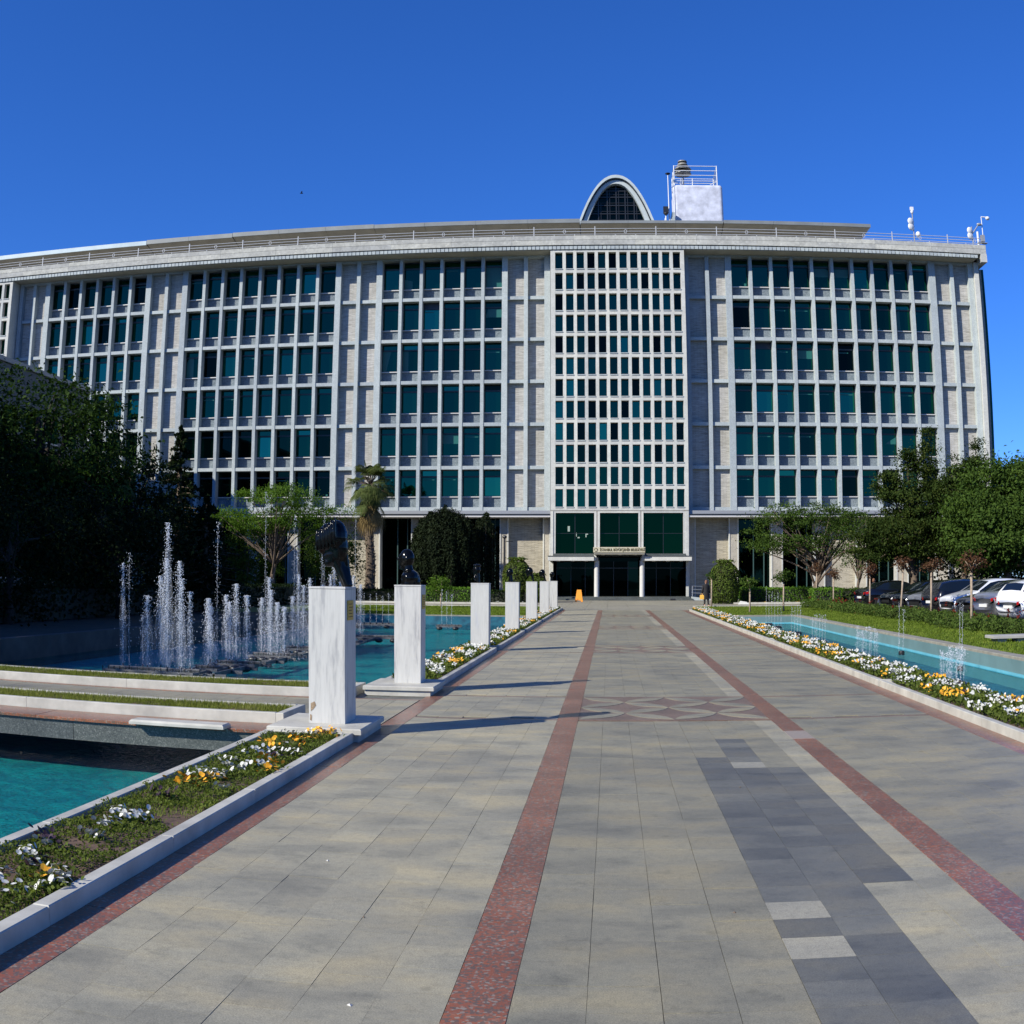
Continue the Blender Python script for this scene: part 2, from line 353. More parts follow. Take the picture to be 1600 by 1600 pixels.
# ---- walkway
wk = MB(); wk.sheet(-2.95, 4.05, -8, 57.2, -0.010)
walk = struct('walkway', wk, M['grout'])
XL = [-2.224 + 1.648 / 6 * i for i in range(7)]
XC = [-0.341, -0.0585, 0.224, 0.5065, 0.789, 1.0715, 1.354, 1.6365, 1.85]
XR = [2.08 + 1.68 / 6 * i for i in range(7)]
PT = 0.285; Y0 = 4.40; G_ = 0.0011
stuff = {}; ntile = 0
def tkey(sec, ci, r, yc):
    if sec == 'C':
        dark = (4 <= ci <= 6 and yc < 9.9 and not (ci == 6 and yc < 5.5)) or (ci == 3 and 7.0 < yc < 8.1 and False) or (ci == 5 and 9.9 < yc < 11)
        if ci == 4 and (r == 0 or r == 2): return 'tile_light'
        if ci == 5 and r == 17: return 'tile_light'
        if dark: return 'tile_grey' if yc > 9.2 and (ci * 5 + r * 3) % 3 == 0 else 'tile_blue'
        if ci == 7 or (ci == 6 and yc < 5.5): return 'tile_beige'
        return 'tile_grey'
    if sec == 'L': return 'tile_beige'
    return 'tile_grey'
def put(name, x0, x1, y0, y1, key, near):
    global ntile
    dz = rnd.uniform(-0.0012, 0.0012)
    if near:
        b = MB(); b.box(x0 + rnd.uniform(.3, 1.5) * G_, x1 - rnd.uniform(.3, 1.5) * G_, y0 + rnd.uniform(.2, 1.2) * G_, y1 - rnd.uniform(.2, 1.2) * G_, -0.009, dz, bottom=False)
        part(name, b, M[key], walk); ntile += 1
    else:
        stuff.setdefault(key, MB()).box(x0 + G_, x1 - G_, y0 + G_, y1 - G_, -0.009, dz, bottom=False)
bands = [(12.45, 12.55), (14.88, 14.98), (24.0, 24.1), (26.45, 26.55), (35.55, 35.65), (38.0, 38.1), (47.1, 47.2), (49.55, 49.65)]
motifs = [(12.55, 14.88), (24.1, 26.45), (35.65, 38.0), (47.2, 49.55)]
def clip_bands(y0, y1):
    for a, b in bands:
        if y0 < a < y1: y1 = a
        elif y0 < b < y1: y0 = b
        elif a <= y0 and y1 <= b: return None
    return (y0, y1) if y1 - y0 > 0.02 else None
for r in range(-10, 185):
    y0 = Y0 + r * PT; y1 = y0 + PT; yc = (y0 + y1) / 2
    if y0 > 57: break
    for sec, X in (('L', XL), ('C', XC), ('R', XR)):
        if sec == 'C' and any(a - 0.05 < yc < b + 0.05 for a, b in motifs): continue
        off = 0.0 if sec == 'C' else (0.5 * PT if sec == 'L' else 0.25 * PT)
        for ci in range(len(X) - 1):
            st = 0.0 if sec == 'C' else (off if ci % 2 else 0.0)
            cb = clip_bands(y0 + st, y1 + st)
            if cb is None: continue
            put('paving_tile', X[ci], X[ci + 1], cb[0], min(cb[1], 57.15), tkey(sec, ci, r, yc), (3.0 < yc < 7.75) and ntile < 296 and cb[1] - cb[0] > .1)
for x0, x1 in ((-2.45, -2.224), (-0.576, -0.341), (1.85, 2.08), (3.76, 4.02)):
    y = 2.5 - rnd.random() * .5; k = 0
    while y < 57:
        ln = rnd.choice((0.58, 0.58, 0.87)); key = 'red'
        if x0 == 1.85 and abs(y + .3 - 11.4) < 0.3: key = 'tile_pink'
        if x0 == -0.576 and abs(y + .3 - 16.2) < 0.3: key = 'tile_pink'
        near = y < 13.0 and y > 2.4
        b = MB() if near else stuff.setdefault('red', MB())
        dz = rnd.uniform(-0.001, 0.001) + 0.0008
        if near: b.bev(x0 + .001, x1 - .001, y + .0012, min(y + ln, 57.1) - .0012, -0.009, dz, 0.0012); part('granite_strip_slab', b, M[key], walk)
        else: b.box(x0 + .001, x1 - .001, y + .0012, min(y + ln, 57.1) - .0012, -0.009, dz, bottom=False)
        y += ln
for a, b in bands:
    for x0, x1 in ((-2.222, -0.578), (-0.339, 1.848), (2.082, 3.758)):
        if a < 20:
            q = MB(); q.box(x0, x1, a + .003, b - .003, -0.009, 0.0006, False); part('granite_band', q, M['red_dull'], walk)
        else: stuff.setdefault('red_dull', MB()).box(x0, x1, a + .003, b - .003, -0.009, 0.0006, False)
# inlaid petals: grey lenses on a red field
for mi, (ya, yb) in enumerate(motifs):
    f = MB(); f.box(-0.339, 1.848, ya, yb, -0.009, 0.0, False)
    fo = part('inlay_field', f, M['red_dull'], walk)
    a = (1.848 + 0.339) / 4; ay = (yb - ya) / 4
    for i in range(4):
        for j in range(4):
            p0, p1 = ((i, j), (i + 1, j + 1)) if (i + j) % 2 == 0 else ((i, j + 1), (i + 1, j))
            A = Vector((-0.339 + p0[0] * a, ya + p0[1] * ay, 0)); B = Vector((-0.339 + p1[0] * a, ya + p1[1] * ay, 0))
            d = B - A; nn = Vector((-d.y, d.x, 0)).normalized(); up = []; dn = []
            for k in range(9):
                t = k / 8; w = 0.17 * d.length * math.sin(PI * t)
                c = A + d * (0.01 + 0.98 * t); up.append(c + nn * w); dn.append(c - nn * w)
            poly = dn + up[::-1][1:-1]
            q = MB(); q.add([(p.x, p.y, 0.004) for p in poly], [tuple(range(len(poly)))]); q.add([(p.x, p.y, 0.004) for p in poly] + [(p.x, p.y, 0.0) for p in poly], [(k, (k + 1) % len(poly), len(poly) + (k + 1) % len(poly), len(poly) + k) for k in range(len(poly))])
            part('inlay_petal', q, M['tile_grey'], walk)
for k, mb in stuff.items():
    o = part('paving_field', mb, M[k], walk); o['kind'] = 'stuff'

# ---- marble planter kerbs and the beds inside them
M['kerb_moss'] = M['kerb']
def kerb_run(parent, p0, p1, w, z1, z0=-0.03, L=1.9, side=1, m='kerb'):
    """kerb stones laid end to end between two points; w is laid to the left (side=1) or right of the line"""
    p0 = Vector((*p0, 0)); p1 = Vector((*p1, 0)); d = p1 - p0; n = max(1, round(d.length / L)); d /= n
    nn = Vector((-d.y, d.x, 0)).normalized() * w * side
    for i in range(n):
        a = p0 + d * i; b = a + d; g1 = d.normalized() * 0.002
        q = [a + g1, b - g1, b - g1 + nn, a + g1 + nn]
        x0, x1 = min(p.x for p in q), max(p.x for p in q); y0, y1 = min(p.y for p in q), max(p.y for p in q)
        mb = MB(); mb.bev(x0, x1, y0, y1, z0, z1 + rnd.uniform(-.002, .002), 0.006); part('kerb_stone', mb, M[m], parent)
def soil_patch(parent, x0, x1, y0, y1, z, amp=0.02, step=0.07, m='soil'):
    nx = max(2, int((x1 - x0) / step)); ny = max(2, int((y1 - y0) / step)); X, Y = np.meshgrid(np.linspace(x0, x1, nx), np.linspace(y0, y1, ny))
    Z = z + rng.normal(0, amp * .35, X.shape) + amp * np.sin(X * 5) * np.sin(Y * 3.1)
    Z[0, :] = Z[-1, :] = z - .01; Z[:, 0] = Z[:, -1] = z - 0.01
    V = np.stack([X, Y, Z], -1).reshape(-1, 3); i = np.arange(nx - 1)[None, :] + np.arange(ny - 1)[:, None] * nx
    F = np.stack([i, i + 1, i + nx + 1, i + nx], -1).reshape(-1, 4)
    return link('soil', npmesh('soil', V, F, True), M[m], parent)
def bed(label, x0, x1, y0, y1, z=0.095, w=0.09, soil=0.06, L=1.9, m='soil'):
    t = thing('planter_bed', label, 'planter', ((x0 + x1) / 2, (y0 + y1) / 2, 0))
    kerb_run(t, (x0, y0), (x0, y1), w, z, side=-1, L=L); kerb_run(t, (x1, y0), (x1, y1), w, z, side=1, L=L)
    kerb_run(t, (x0 + w, y0), (x1 - w, y0), w, z, side=1, L=3); kerb_run(t, (x0 + w, y1), (x1 - w, y1), w, z, side=-1, L=3)
    soil_patch(t, x0 + w, x1 - w, y0 + w, y1 - w, soil, m=m)
    return t
PED_Y = [10.98, 15.42, 24.4, 32.5, 40.6, 48.6, 56.5]
beds_left = [(-3.34, -2.45, 1.2, 10.42)]
bed('long planter in the left foreground with sparse white and yellow pansies', -3.34, -2.45, 1.2, 10.42, L=1.55)
ends = [16.1, 24.15, 32.25, 40.35, 48.4, 58.7]
adj = ['first short flower planter beyond the second pedestal', 'flower planter between the third and fourth pedestals', 'flower planter between the fourth and fifth pedestals', 'flower planter between the fifth and sixth pedestals', 'farthest flower planter on the left, holding the last two pedestals']
for i in range(5):
    a, b = ends[i] + (0.0 if i == 0 else 0.55), ends[i + 1]
    bed(adj[i], -3.34, -2.45, a, b); beds_left.append((-3.34, -2.45, a, b))
beds_right = [(4.02, 5.03, 2.0, 15.95), (4.02, 5.03, 16.05, 27.9), (4.02, 5.03, 28.0, 41.0), (4.02, 5.03, 41.1, 55.4)]
for i, b in enumerate(beds_right):
    bed(['long right hand planter at the frame edge, thick with pansies', 'second right hand planter beside the pool', 'third right hand planter beside the pool', 'far right hand planter running to the lawn'][i], *b[:2], *b[2:], L=2.4)

# ---- cross path bridging the left pool
br = MB(); br.box(-13.2, -2.95, 11.02, 15.35, -0.20, -0.012); bridge = struct('cross_path', br, M['granite_dark'])
for x in np.arange(-13.2, -3.5, 2.46):      # dark granite fascia slabs over the water
    q = MB(); q.box(x + .003, x + 2.457, 10.965, 11.02, -0.25, -0.035); part('fascia_slab', q, M['granite_dark'], bridge)
x = -13.2
while x < -3.0:
    L_ = rnd.choice((1.1, 1.4, 1.8)); q = MB(); q.bev(x + .002, min(x + L_, -2.96) - .002, 10.93, 11.50, -0.033, 0.0, 0.006); part('coping_slab', q, M['red'], bridge); x += L_
for x in np.arange(-13.2, -3.1, 0.29):
    for j in range(6):
        y = 12.45 + j * 0.285
        if y < 14.15: pass
        q = stuff.setdefault('bridge', MB()); q.box(x + .002, x + .288, y + .002, min(y + .283, 14.2), -0.012, rnd.uniform(-.001, .001), False)
o = part('paving_field', stuff['bridge'], M['tile_grey'], bridge); o['kind'] = 'stuff'
q = MB(); q.box(-13.2, -2.47, 14.2, 14.3, -.012, 0.0005); q.box(-3.45, -2.47, 11.5, 14.2, -0.012, -0.0005); part('granite_band', q, M['red'], bridge)
for j in range(10):
    for i in range(3):
        q = MB(); x0 = -3.36 + i * .3; y0 = 11.52 + j * .268; q.bev(x0 + .002, x0 + .298, y0 + .002, y0 + .266, -.0005, .0035, .001); part('paving_tile', q, M['tile_beige'], bridge)
t1 = bed('low marble planter of grass on the near side of the cross path', -13.2, -3.5, 11.52, 12.42, z=0.115, soil=0.085, L=2.3)
t2 = bed('low marble planter of grass on the far side of the cross path', -13.2, -3.42, 14.32, 15.32, z=0.115, soil=0.085, L=2.1)
q = MB(); q.bev(-5.05, -3.95, 10.82, 11.06, -0.002, 0.045, 0.02)
tag(part('loose_stone_slab', q, M['kerb']), 'loose broken marble slab lying on the red coping above the water', 'slab')

# ---- edges of the pools, lawns, paths, plaza
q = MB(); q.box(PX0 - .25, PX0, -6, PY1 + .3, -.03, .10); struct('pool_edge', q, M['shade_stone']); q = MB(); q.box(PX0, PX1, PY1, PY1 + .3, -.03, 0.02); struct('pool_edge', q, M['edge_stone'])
q = MB()
y = 2.0
while y < 48: q.bev(QX1, QX1 + .34, y + .004, min(y + 1.2, QY1) - .004, -.03, .03 + rnd.uniform(-.003, .003), .01); y += 1.2
q.box(QX0, QX1 + .34, QY1, QY1 + .3, -.03, .03); struct('pool_edge', q, M['edge_stone'])
q = MB(); q.sheet(-40, -2.95, 64.5, 70.5, -.012); q.sheet(4.05, 12.9, 64.5, 70.8, -.012); q.sheet(-8, 9.6, 57.2, 64.5, -.014)
q.sheet(-40, 40, 70.8, 90, -.018)
struct('plaza', q, M['plaza'])
q = MB()
for y in np.arange(57.25, 83, 0.6):
    for x in np.arange(-4.9, 7.9, 1.2): q.box(x + .006, x + 1.194, y + .006, y + .594, -.012, rnd.uniform(-.002, .001), False)
o = struct('plaza_paving', q, M['plaza'])
q = MB(); q.box(-40, -3.36, 64.3, 64.5, -.03, .05); q.box(4.9, 12.6, 64.3, 64.5, -.03, .05); q.box(-40, -5.2, 70.4, 70.6, -.03, .1); q.box(8, 13, 70.7, 70.9, -.03, .1); struct('path_kerb', q, M['kerb'])
q = MB(); q.sheet(13.0, 60, 10, 71, -.015); struct('car_park', q, M['asphalt'])
q = MB(); q.box(12.85, 13.0, 14, 64, -.03, .1); struct('car_park_kerb', q, M['concrete'])
# building platform, step and ramp
q = MB(); q.box(-4.7, 6.35, 83.6, 88, -.02, .13); q.box(-4.5, 6.15, 83.95, 88, .13, .26); pf = struct('entrance_platform', q, M['granite_dark'])
# ------------------------------------------------------------------ the office building
D = 87.93
def brick_mat(name='thin beige facing brick', tint=(1, 1, 1)):
    m, nt, b = new_mat(name)
    geo = N(nt, 'ShaderNodeNewGeometry'); sx = N(nt, 'ShaderNodeSeparateXYZ'); nt.links.new(geo.outputs['Position'], sx.inputs[0])
    ad = N(nt, 'ShaderNodeMath', operation='ADD'); nt.links.new(sx.outputs['X'], ad.inputs[0]); nt.links.new(sx.outputs['Y'], ad.inputs[1])
    cx = N(nt, 'ShaderNodeCombineXYZ'); nt.links.new(ad.outputs[0], cx.inputs['X']); nt.links.new(sx.outputs['Z'], cx.inputs['Y'])
    br = N(nt, 'ShaderNodeTexBrick'); br.inputs['Scale'].default_value = 1.0; br.inputs['Brick Width'].default_value = 0.55; br.inputs['Row Height'].default_value = 0.085
    br.inputs['Mortar Size'].default_value = 0.008; br.inputs['Color1'].default_value = (0.475, 0.47, 0.45, 1); br.inputs['Color2'].default_value = (0.37, 0.365, 0.345, 1); br.inputs['Mortar'].default_value = (0.18, 0.165, 0.14, 1)
    nt.links.new(cx.outputs[0], br.inputs['Vector'])
    mp = N(nt, 'ShaderNodeMapping'); mp.inputs['Scale'].default_value = (1.2, 9, 1); nt.links.new(cx.outputs[0], mp.inputs[0])
    n = noise(nt, mp.outputs[0], 1.2, 5, 0.75)
    c = mixc(nt, 1.0, br.outputs['Color'], ramp(nt, n, [(0.36, (0.68, 0.66, 0.64)), (0.5, (1, 1, 1)), (0.66, (1.25, 1.22, 1.18))]), 'MULTIPLY')
    n2 = noise(nt, cx.outputs[0], 0.22, 3); c = mixc(nt, 1.0, c, ramp(nt, n2, [(0.3, (0.86, 0.84, 0.78)), (0.7, (1.08, 1.08, 1.1))]), 'MULTIPLY')
    c = mixc(nt, 1.0, c, tint, 'MULTIPLY')
    nt.links.new(c, b.inputs['Base Color']); b.inputs['Roughness'].default_value = 0.9; bump(nt, b, n, 0.35, 0.03); return m
M['brick'] = brick_mat()
M['brick_warm'] = brick_mat('yellowish ground floor facing brick', (0.92, 0.86, 0.72))
M['glass_black'] = None
M['pier'] = speckle_mat('grey white terrazzo', (0.375, 0.420, 0.425), (0.27, 0.31, 0.315), (0.53, 0.575, 0.58), 24, 0.7, 0.45, 0.08)
M['spandrel'] = speckle_mat('blue grey pebble dash', (0.165, 0.20, 0.225), (0.08, 0.105, 0.125), (0.32, 0.355, 0.37), 26, 0.8, 0.7, 0.12)
M['cream'] = speckle_mat('cream cast stone', (0.51, 0.515, 0.475), (0.44, 0.445, 0.41), (0.59, 0.595, 0.55), 14, 0.75, 0.5, 0.1)
M['beige_col'] = speckle_mat('beige stone column', (0.40, 0.37, 0.30), (0.32, 0.29, 0.24), (0.48, 0.44, 0.36), 10, 0.7, 0.5, 0.12)
M['dark_metal'] = plain('near-black painted shadow line', (0.012, 0.014, 0.016), 0.4)
M['sill'] = plain('pale aluminium sill', (0.55, 0.53, 0.50), 0.5, 0.2)
M['roof_metal'] = plain('grey roof edge', (0.20, 0.215, 0.21), 0.55, 0.2, var=0.15, scale=0.6)
M['roof_white'] = plain('pale blue white roof edge', (0.44, 0.53, 0.55), 0.4, var=0.1, scale=0.8)
M['soffit'] = plain('olive beige soffit', (0.36, 0.34, 0.27), 0.8, var=0.15, scale=0.7)
M['dome_rim'] = plain('pale blue green dome edge', (0.42, 0.47, 0.47), 0.6, var=0.1, scale=2)
M['stucco'] = plain('rough pale blue stucco', (0.50, 0.52, 0.60), 0.9, var=0.25, scale=1.6, bmp=0.5)
def glass_mat(name, c, c2, spec=1.0, rough=0.02):
    """tinted reflecting glass: a coloured mirror coat over a nearly black room"""
    m, nt, b = new_mat(name); nt.nodes.remove(b); out = nt.nodes['Material Output']
    r = N(nt, 'ShaderNodeObjectInfo').outputs['Random']; mid = tuple((x + y) / 2 for x, y in zip(c, c2)); col = ramp(nt, r, [(0, c), (.45, mid), (.88, c2), (.93, tuple(x * 1.7 for x in c2)), (1, tuple(x * 2.1 for x in c2))])
    bp = N(nt, 'ShaderNodeBump'); bp.inputs['Strength'].default_value = .04; bp.inputs['Distance'].default_value = .05; nt.links.new(noise(nt, coords(nt, kind='World'), 0.7, 1), bp.inputs['Height'])
    g = N(nt, 'ShaderNodeBsdfGlossy'); g.inputs['Roughness'].default_value = rough; nt.links.new(bp.outputs[0], g.inputs['Normal']); nt.links.new(col, g.inputs['Color'])
    d = N(nt, 'ShaderNodeBsdfDiffuse'); nt.links.new(mixc(nt, 1.0, col, (0.06, 0.06, 0.06), 'MULTIPLY'), d.inputs['Color'])
    ad = N(nt, 'ShaderNodeAddShader'); nt.links.new(g.outputs[0], ad.inputs[0]); nt.links.new(d.outputs[0], ad.inputs[1]); nt.links.new(ad.outputs[0], out.inputs['Surface']); return m
M['glass'] = glass_mat('teal tinted window glass', (0.002, 0.036, 0.024), (0.006, 0.072, 0.046))
M['glass_dark'] = glass_mat('dark tinted window glass', (0.002, 0.007, 0.006), (0.004, 0.022, 0.016))
M['glass_black'] = glass_mat('glass of the unlit hall', (0.001, 0.002, 0.002), (0.002, 0.006, 0.005))
M['glass_blind'] = plain('teal tinted blind behind glass', (0.012, 0.10, 0.085), .4)
M['glass_hall'] = glass_mat('green lobby glass', (0.001, 0.014, 0.007), (0.002, 0.022, 0.010))
M['paper'] = plain('paper notice', (0.3, 0.36, 0.3), 0.7)

B = thing('office_building', 'wide office building with gridded window bays and a cream central block above the entrance', 'building', (0.8, D, 0))
FZ = [24.58 - 3.511 * k for k in range(5)]                 # centres of the floor bands
TOPZ = 28.05
ROWS = [(24.72, 27.98)] + [(FZ[k + 1] + 0.14, FZ[k] - 0.14) for k in range(4)] + [(7.34, FZ[4] - 0.14)]
def win_mesh(w, h):
    fr = MB(); t = 0.055
    fr.box(0, t, 0, .08, .9, h, True); fr.box(w - t, w, 0, .08, .9, h); fr.box(t, w - t, 0, .08, h - t, h); fr.box(t, w - t, -.02, .08, h - .60, h - .47); fr.box(t, w - t, 0, .08, .9, .96)
    fr.quad((0, .3, .9), (w, .3, .9), (w, .3, h), (0, .3, h))
    up = MB(); up.box(0, w - 2 * t, 0, .02, 0, .47 - t); lo = MB(); lo.box(0, w - 2 * t, 0, .02, 0, h - .60 - .96)
    bl = MB(); bl.box(0, (w - 2 * t), 0, .012, 0, (h - 1.56))
    si = MB(); si.box(-.0, w, -.16, .04, .83, .898); sp = MB(); sp.box(0, w, -.02, .3, 0, .83)
    return fr.mesh('window'), up.mesh('pane'), lo.mesh('pane'), si.mesh('window_sill'), sp.mesh('spandrel_panel')
_wm = {}
def window(x, w, z0, z1, dark=0.0):
    h = z1 - z0; key = (round(w, 3), round(h, 2))
    if key not in _wm: _wm[key] = win_mesh(w, h)
    fr, up, lo, si, sp = _wm[key]
    o = link('window', fr, M['dark_metal'], B, (x, D + 0.72, z0))
    gm = M['glass_dark'] if rnd.random() < dark else M['glass']
    def sub(n, me, m, loc, rot=(0, 0)):
        c = bpy.data.objects.new(n, me); COL.objects.link(c); c.parent = o; c.location = loc; c.rotation_euler = (rot[0], 0, rot[1])
        if not me.materials: me.materials.append(None)
        c.material_slots[0].link = 'OBJECT'; c.material_slots[0].material = m; return c
    tilt = (rnd.gauss(0, .010), rnd.gauss(0, .010))
    if rnd.random() < 0.05: sub('pane', up, M['dark_metal'] if rnd.random() < .6 else M['glass_dark'], (.055, .045, h - .47))
    else: sub('pane', up, gm, (.055, .045, h - .47), tilt)
    lp = sub('pane', lo, gm, (.055, .045, .96), (rnd.gauss(0, .010), rnd.gauss(0, .010)))
    r = rnd.random(); hh = h - 1.56; ww = w - .11
    if r < 0.42:      # a roller blind, strip of ceiling light or curtain seen through the pane, each a thin sheet just behind the glass face
        k = rnd.choice(('blind', 'half', 'strip', 'strip', 'strip', 'strip', 'low'))
        q = MB()
        if k == 'blind': q.box(0, ww * rnd.choice((.35, .5, 1)), -.004, 0, 0, hh)
        elif k == 'low':
            xa = rnd.uniform(.1, .8) * ww; q.box(xa, xa + rnd.uniform(.08, .2), -.004, 0, .02, rnd.uniform(.1, .3))
        elif k == 'half': q.box(0, ww, -.004, 0, hh * .55, hh * .98)
        else: q.box(ww * .05, ww * rnd.uniform(.6, .95), -.004, 0, hh * .86, hh * .9)
        sub('blind', q.mesh('blind'), M['glass_blind'], (.055, .043, .96))
    sub('window_sill', si, M['sill'], (0, 0, 0)); sub('spandrel_panel', sp, M['spandrel'], (0, 0, 0))

def pier(x0, x1, z0=7.0, z1=28.2, y=D, m='pier'):
    q = MB(); q.box(x0, x1, y, y + 1.1, z0, z1); part('pier', q, M[m], B)
def band(x0, x1, z, y=D + .14, t=0.28, name='floor_band', m='pier'):
    q = MB(); q.box(x0, x1, y, y + .9, z - t / 2, z + t / 2); part(name, q, M[m], B)
def window_bay(x0, x1, n, dark=0.0):
    q = MB(); q.box(x0, x1, D + .04, D + 1.1, 28.05, 28.2); part('lintel', q, M['pier'], B)
    band(x0, x1, 7.17, D + .05, .34)
    for z in FZ: band(x0, x1, z, D + .045)
    mw = 0.27; ow = (x1 - x0 - mw * (n - 1)) / n
    for i in range(n):
        a = x0 + i * (ow + mw)
        if i: pier_m(a - mw, a)
        for k, (z0, z1) in enumerate(ROWS): window(a, ow, z0, z1 - (0 if k else -.0), 0.06 if k < 4 else (dark if k == 4 else min(1, dark * 1.6 + .1)))
def pier_m(x0, x1):
    q = MB(); q.box(x0, x1, D, D + 1.1, 7.0, 28.05); part('mullion', q, M['pier'], B)
def panel_bay(x0, x1):
    mid = (x0 + x1) / 2
    q = MB(); q.box(x0, x1, D + .04, D + 1.1, 28.0, 28.2); part('lintel', q, M['pier'], B)
    q = MB(); q.box(mid - .16, mid + .16, D, D + .7, 7.0, 28.0); part('mullion', q, M['pier'], B)
    for a, b in ((x0, mid - .16), (mid + .16, x1)):
        zs = [28.0] + FZ + [7.17]
        for k in range(6):
            q = MB(); q.box(a, b, D + .52, D + 1.1, zs[k + 1] + .14, zs[k] - (.14 if k else 0)); part('brick_panel', q, M['brick'], B)
        for z in FZ: band(a, b, z, D + .16)
        band(a, b, 7.17, D + .1, .34)
TW = [(-65.0, -53.95), (-4.62, 6.24)]
# piers and bays from left to right
pier(-53.85, -53.45); panel_bay(-53.45, -50.96); pier(-50.96, -50.45)
window_bay(-50.45, -40.43, 6); pier(-40.43, -39.92); panel_bay(-39.92, -36.85); pier(-36.85, -36.35)
window_bay(-36.35, -22.80, 8, .45); pier(-22.80, -22.32); panel_bay(-22.32, -19.25); pier(-19.25, -18.75)
window_bay(-18.75, -8.69, 6, .12); pier(-8.69, -8.23); panel_bay(-8.23, -5.2); pier(-5.2, -4.72)
pier(6.3, 6.68); panel_bay(6.68, 9.72); pier(9.72, 10.23)
window_bay(10.23, 27.37, 10, .15); pier(27.37, 27.95); panel_bay(27.95, 31.02); pier(31.02, 31.48)
q = MB(); q.box(31.50, 31.90, D - .35, D + 3, 0, 28.15); part('end_fin', q, M['cream'], B)
q = MB(); q.box(31.90, 32.85, D + 1.6, D + 17, 0, 28.1); part('end_wall', q, M['beige_col'], B)
q = MB(); q.box(32.85, 33.05, D + 1.58, D + 17, 0, 28.1); part('end_glazing', q, M['glass'], B)
# solid core behind everything
q = MB(); q.box(-66, 31.84, D + 1.12, D + 17, 0.0, 29.0); part('core_wall', q, M['concrete'], B)

# ---- cornice, dentils, parapet
def strip(name, y0, y1, z0, z1, m, x0=-68, x1=32.4):
    q = MB(); q.box(x0, x1, y0, y1, z0, z1); return part(name, q, M[m], B)
strip('cornice_soffit', D - 1.33, D + 1.1, 28.20, 28.30, 'soffit', x1=31.48)
strip('cornice_shadow_strip', D - 1.30, D + 1.0, 28.53, 28.62, 'dark_metal', x1=31.48)  # near-black strip paints in the shadow line between dentils and fascia
strip('cornice_core', D - 1.30, D + 1.0, 28.30, 28.53, 'roof_metal', x1=31.48)
q = MB(); x = -66.0
while x < 31.4:
    q.box(x + .028, x + .312, D - 1.46, D - 1.30, 28.235, 28.50); x += 0.34
o = part('dentil_row', q, M['pier'], B); o['kind'] = 'stuff'
M['fascia'] = speckle_mat('beige cast fascia', (0.42, 0.425, 0.39), (0.34, 0.345, 0.32), (0.50, 0.505, 0.46), 6, 0.8, 0.6, 0.15)
x = -68.0
while x < 32.3:
    x2 = min(x + 5.02, 32.4)
    q = MB(); q.box(x + .006, x2 - .006, D - 1.42, D - 1.0, 28.62, 29.04); part('fascia_block', q, M['fascia'], B)
    q = MB(); q.box(x + .006, x2 - .006, D - 1.435, D - .95, 29.055, 29.42); part('parapet_block', q, M['fascia'], B); x = x2
q = MB(); q.box(-68, 32.38, D - 1.40, D - 1.0, 29.0, 29.08); q.box(-68, 32.38, D - .95, D + 17, 28.65, 29.1); part('roof_deck', q, M['concrete'], B)
q = MB(); q.box(31.86, 32.42, D - 1.44, D + 17, 27.9, 28.62); q.box(31.92, 32.42, D - 1.0, D + 17, 28.62, 29.42); part('cornice_return', q, M['cream'], B)

# ---- railing along the parapet
rl = link('roof_railing', None, None, B, (0, D - 1.1, 29.42)); 
def rail_child(name, mb):
    o = part(name, mb, M['rail_paint'], rl)
for z in (29.62, 29.86, 30.10):
    q = MB(); q.tube((-66, D - 1.1, z), (32.2, D - 1.1, z), .028, n=5); rail_child('rail', q)
pm = MB(); pm.box(-.035, .035, -.035, .035, 0, .88); pm = pm.mesh('post'); ps = MB(); ps.box(-.025, .025, -.025, .025, 0, .22); ps = ps.mesh('stub_post')
rg = MB()
for k in range(16):
    a0, a1 = 2 * PI * k / 16, 2 * PI * (k + 1) / 16; rg.tube((.11 * math.cos(a0), 0, .15 * math.sin(a0)), (.11 * math.cos(a1), 0, .15 * math.sin(a1)), .025, n=4, cap=False)
rg = rg.mesh('ring')
k = -12
while k * 5.0 - 0.98 < 32:
    x = k * 5.0 - 0.98
    for me, dx, dz in ((pm, 0, 0), (ps, 1.67, 0), (ps, 3.33, 0), (rg, 2.5, .44)):
        if x + dx < 32.2:
            c = bpy.data.objects.new(me.name.split('.')[0], me); COL.objects.link(c); c.parent = rl; c.location = (x + dx, 0, dz)
            if not me.materials: me.materials.append(M['rail_paint'])
    k += 1

# ---- penthouse with its overhanging roof
q = MB(); q.box(-62, 21.4, 92.2, 103, 29.1, 31.5); part('penthouse_wall', q, M['glass_dark'], B)
pp = MB(); pp.box(-.17, .17, -.1, .1, 0, 2.1); pp = pp.mesh('penthouse_post'); pp.materials.append(M['pier'])
for i in range(52):
    x = -61 + i * 1.6
    if x < 21.3: link('penthouse_post', pp, None, B, (x, 92.1, 29.1))
def eave(x0, x1, y, zb, zt, mf, endcap=False):
    q = MB(); q.box(x0, x1, y, y + .12, zb, zt); part('eave_fascia', q, M[mf], B)
    q = MB(); q.box(x0, x1, y + .12, 103, zt - .06, zt - .01); part('roof_sheet', q, M['roof_metal'], B)
    e = 1.5 if endcap else 0
    q = MB(); q.add([(x0, y + .1, zb + .03), (x1, y + .1, zb + .03), (x1 - e, 92.2, 30.95), (x0, 92.2, 30.95)], [(0, 1, 2, 3)])
    if endcap: q.add([(x1, y + .1, zb + .03), (x1, 103, zb + .03), (x1 - e, 103, 30.95), (x1 - e, 92.2, 30.95)], [(0, 1, 2, 3)])
    part('eave_soffit', q, M['soffit'], B)
x = -62
while x < -41.6: eave(x, min(x + 4.1, -41.5), 89.5, 31.44, 31.84, 'roof_white'); x += 4.1
seg = [(-41.48, 31.50, 31.93)]
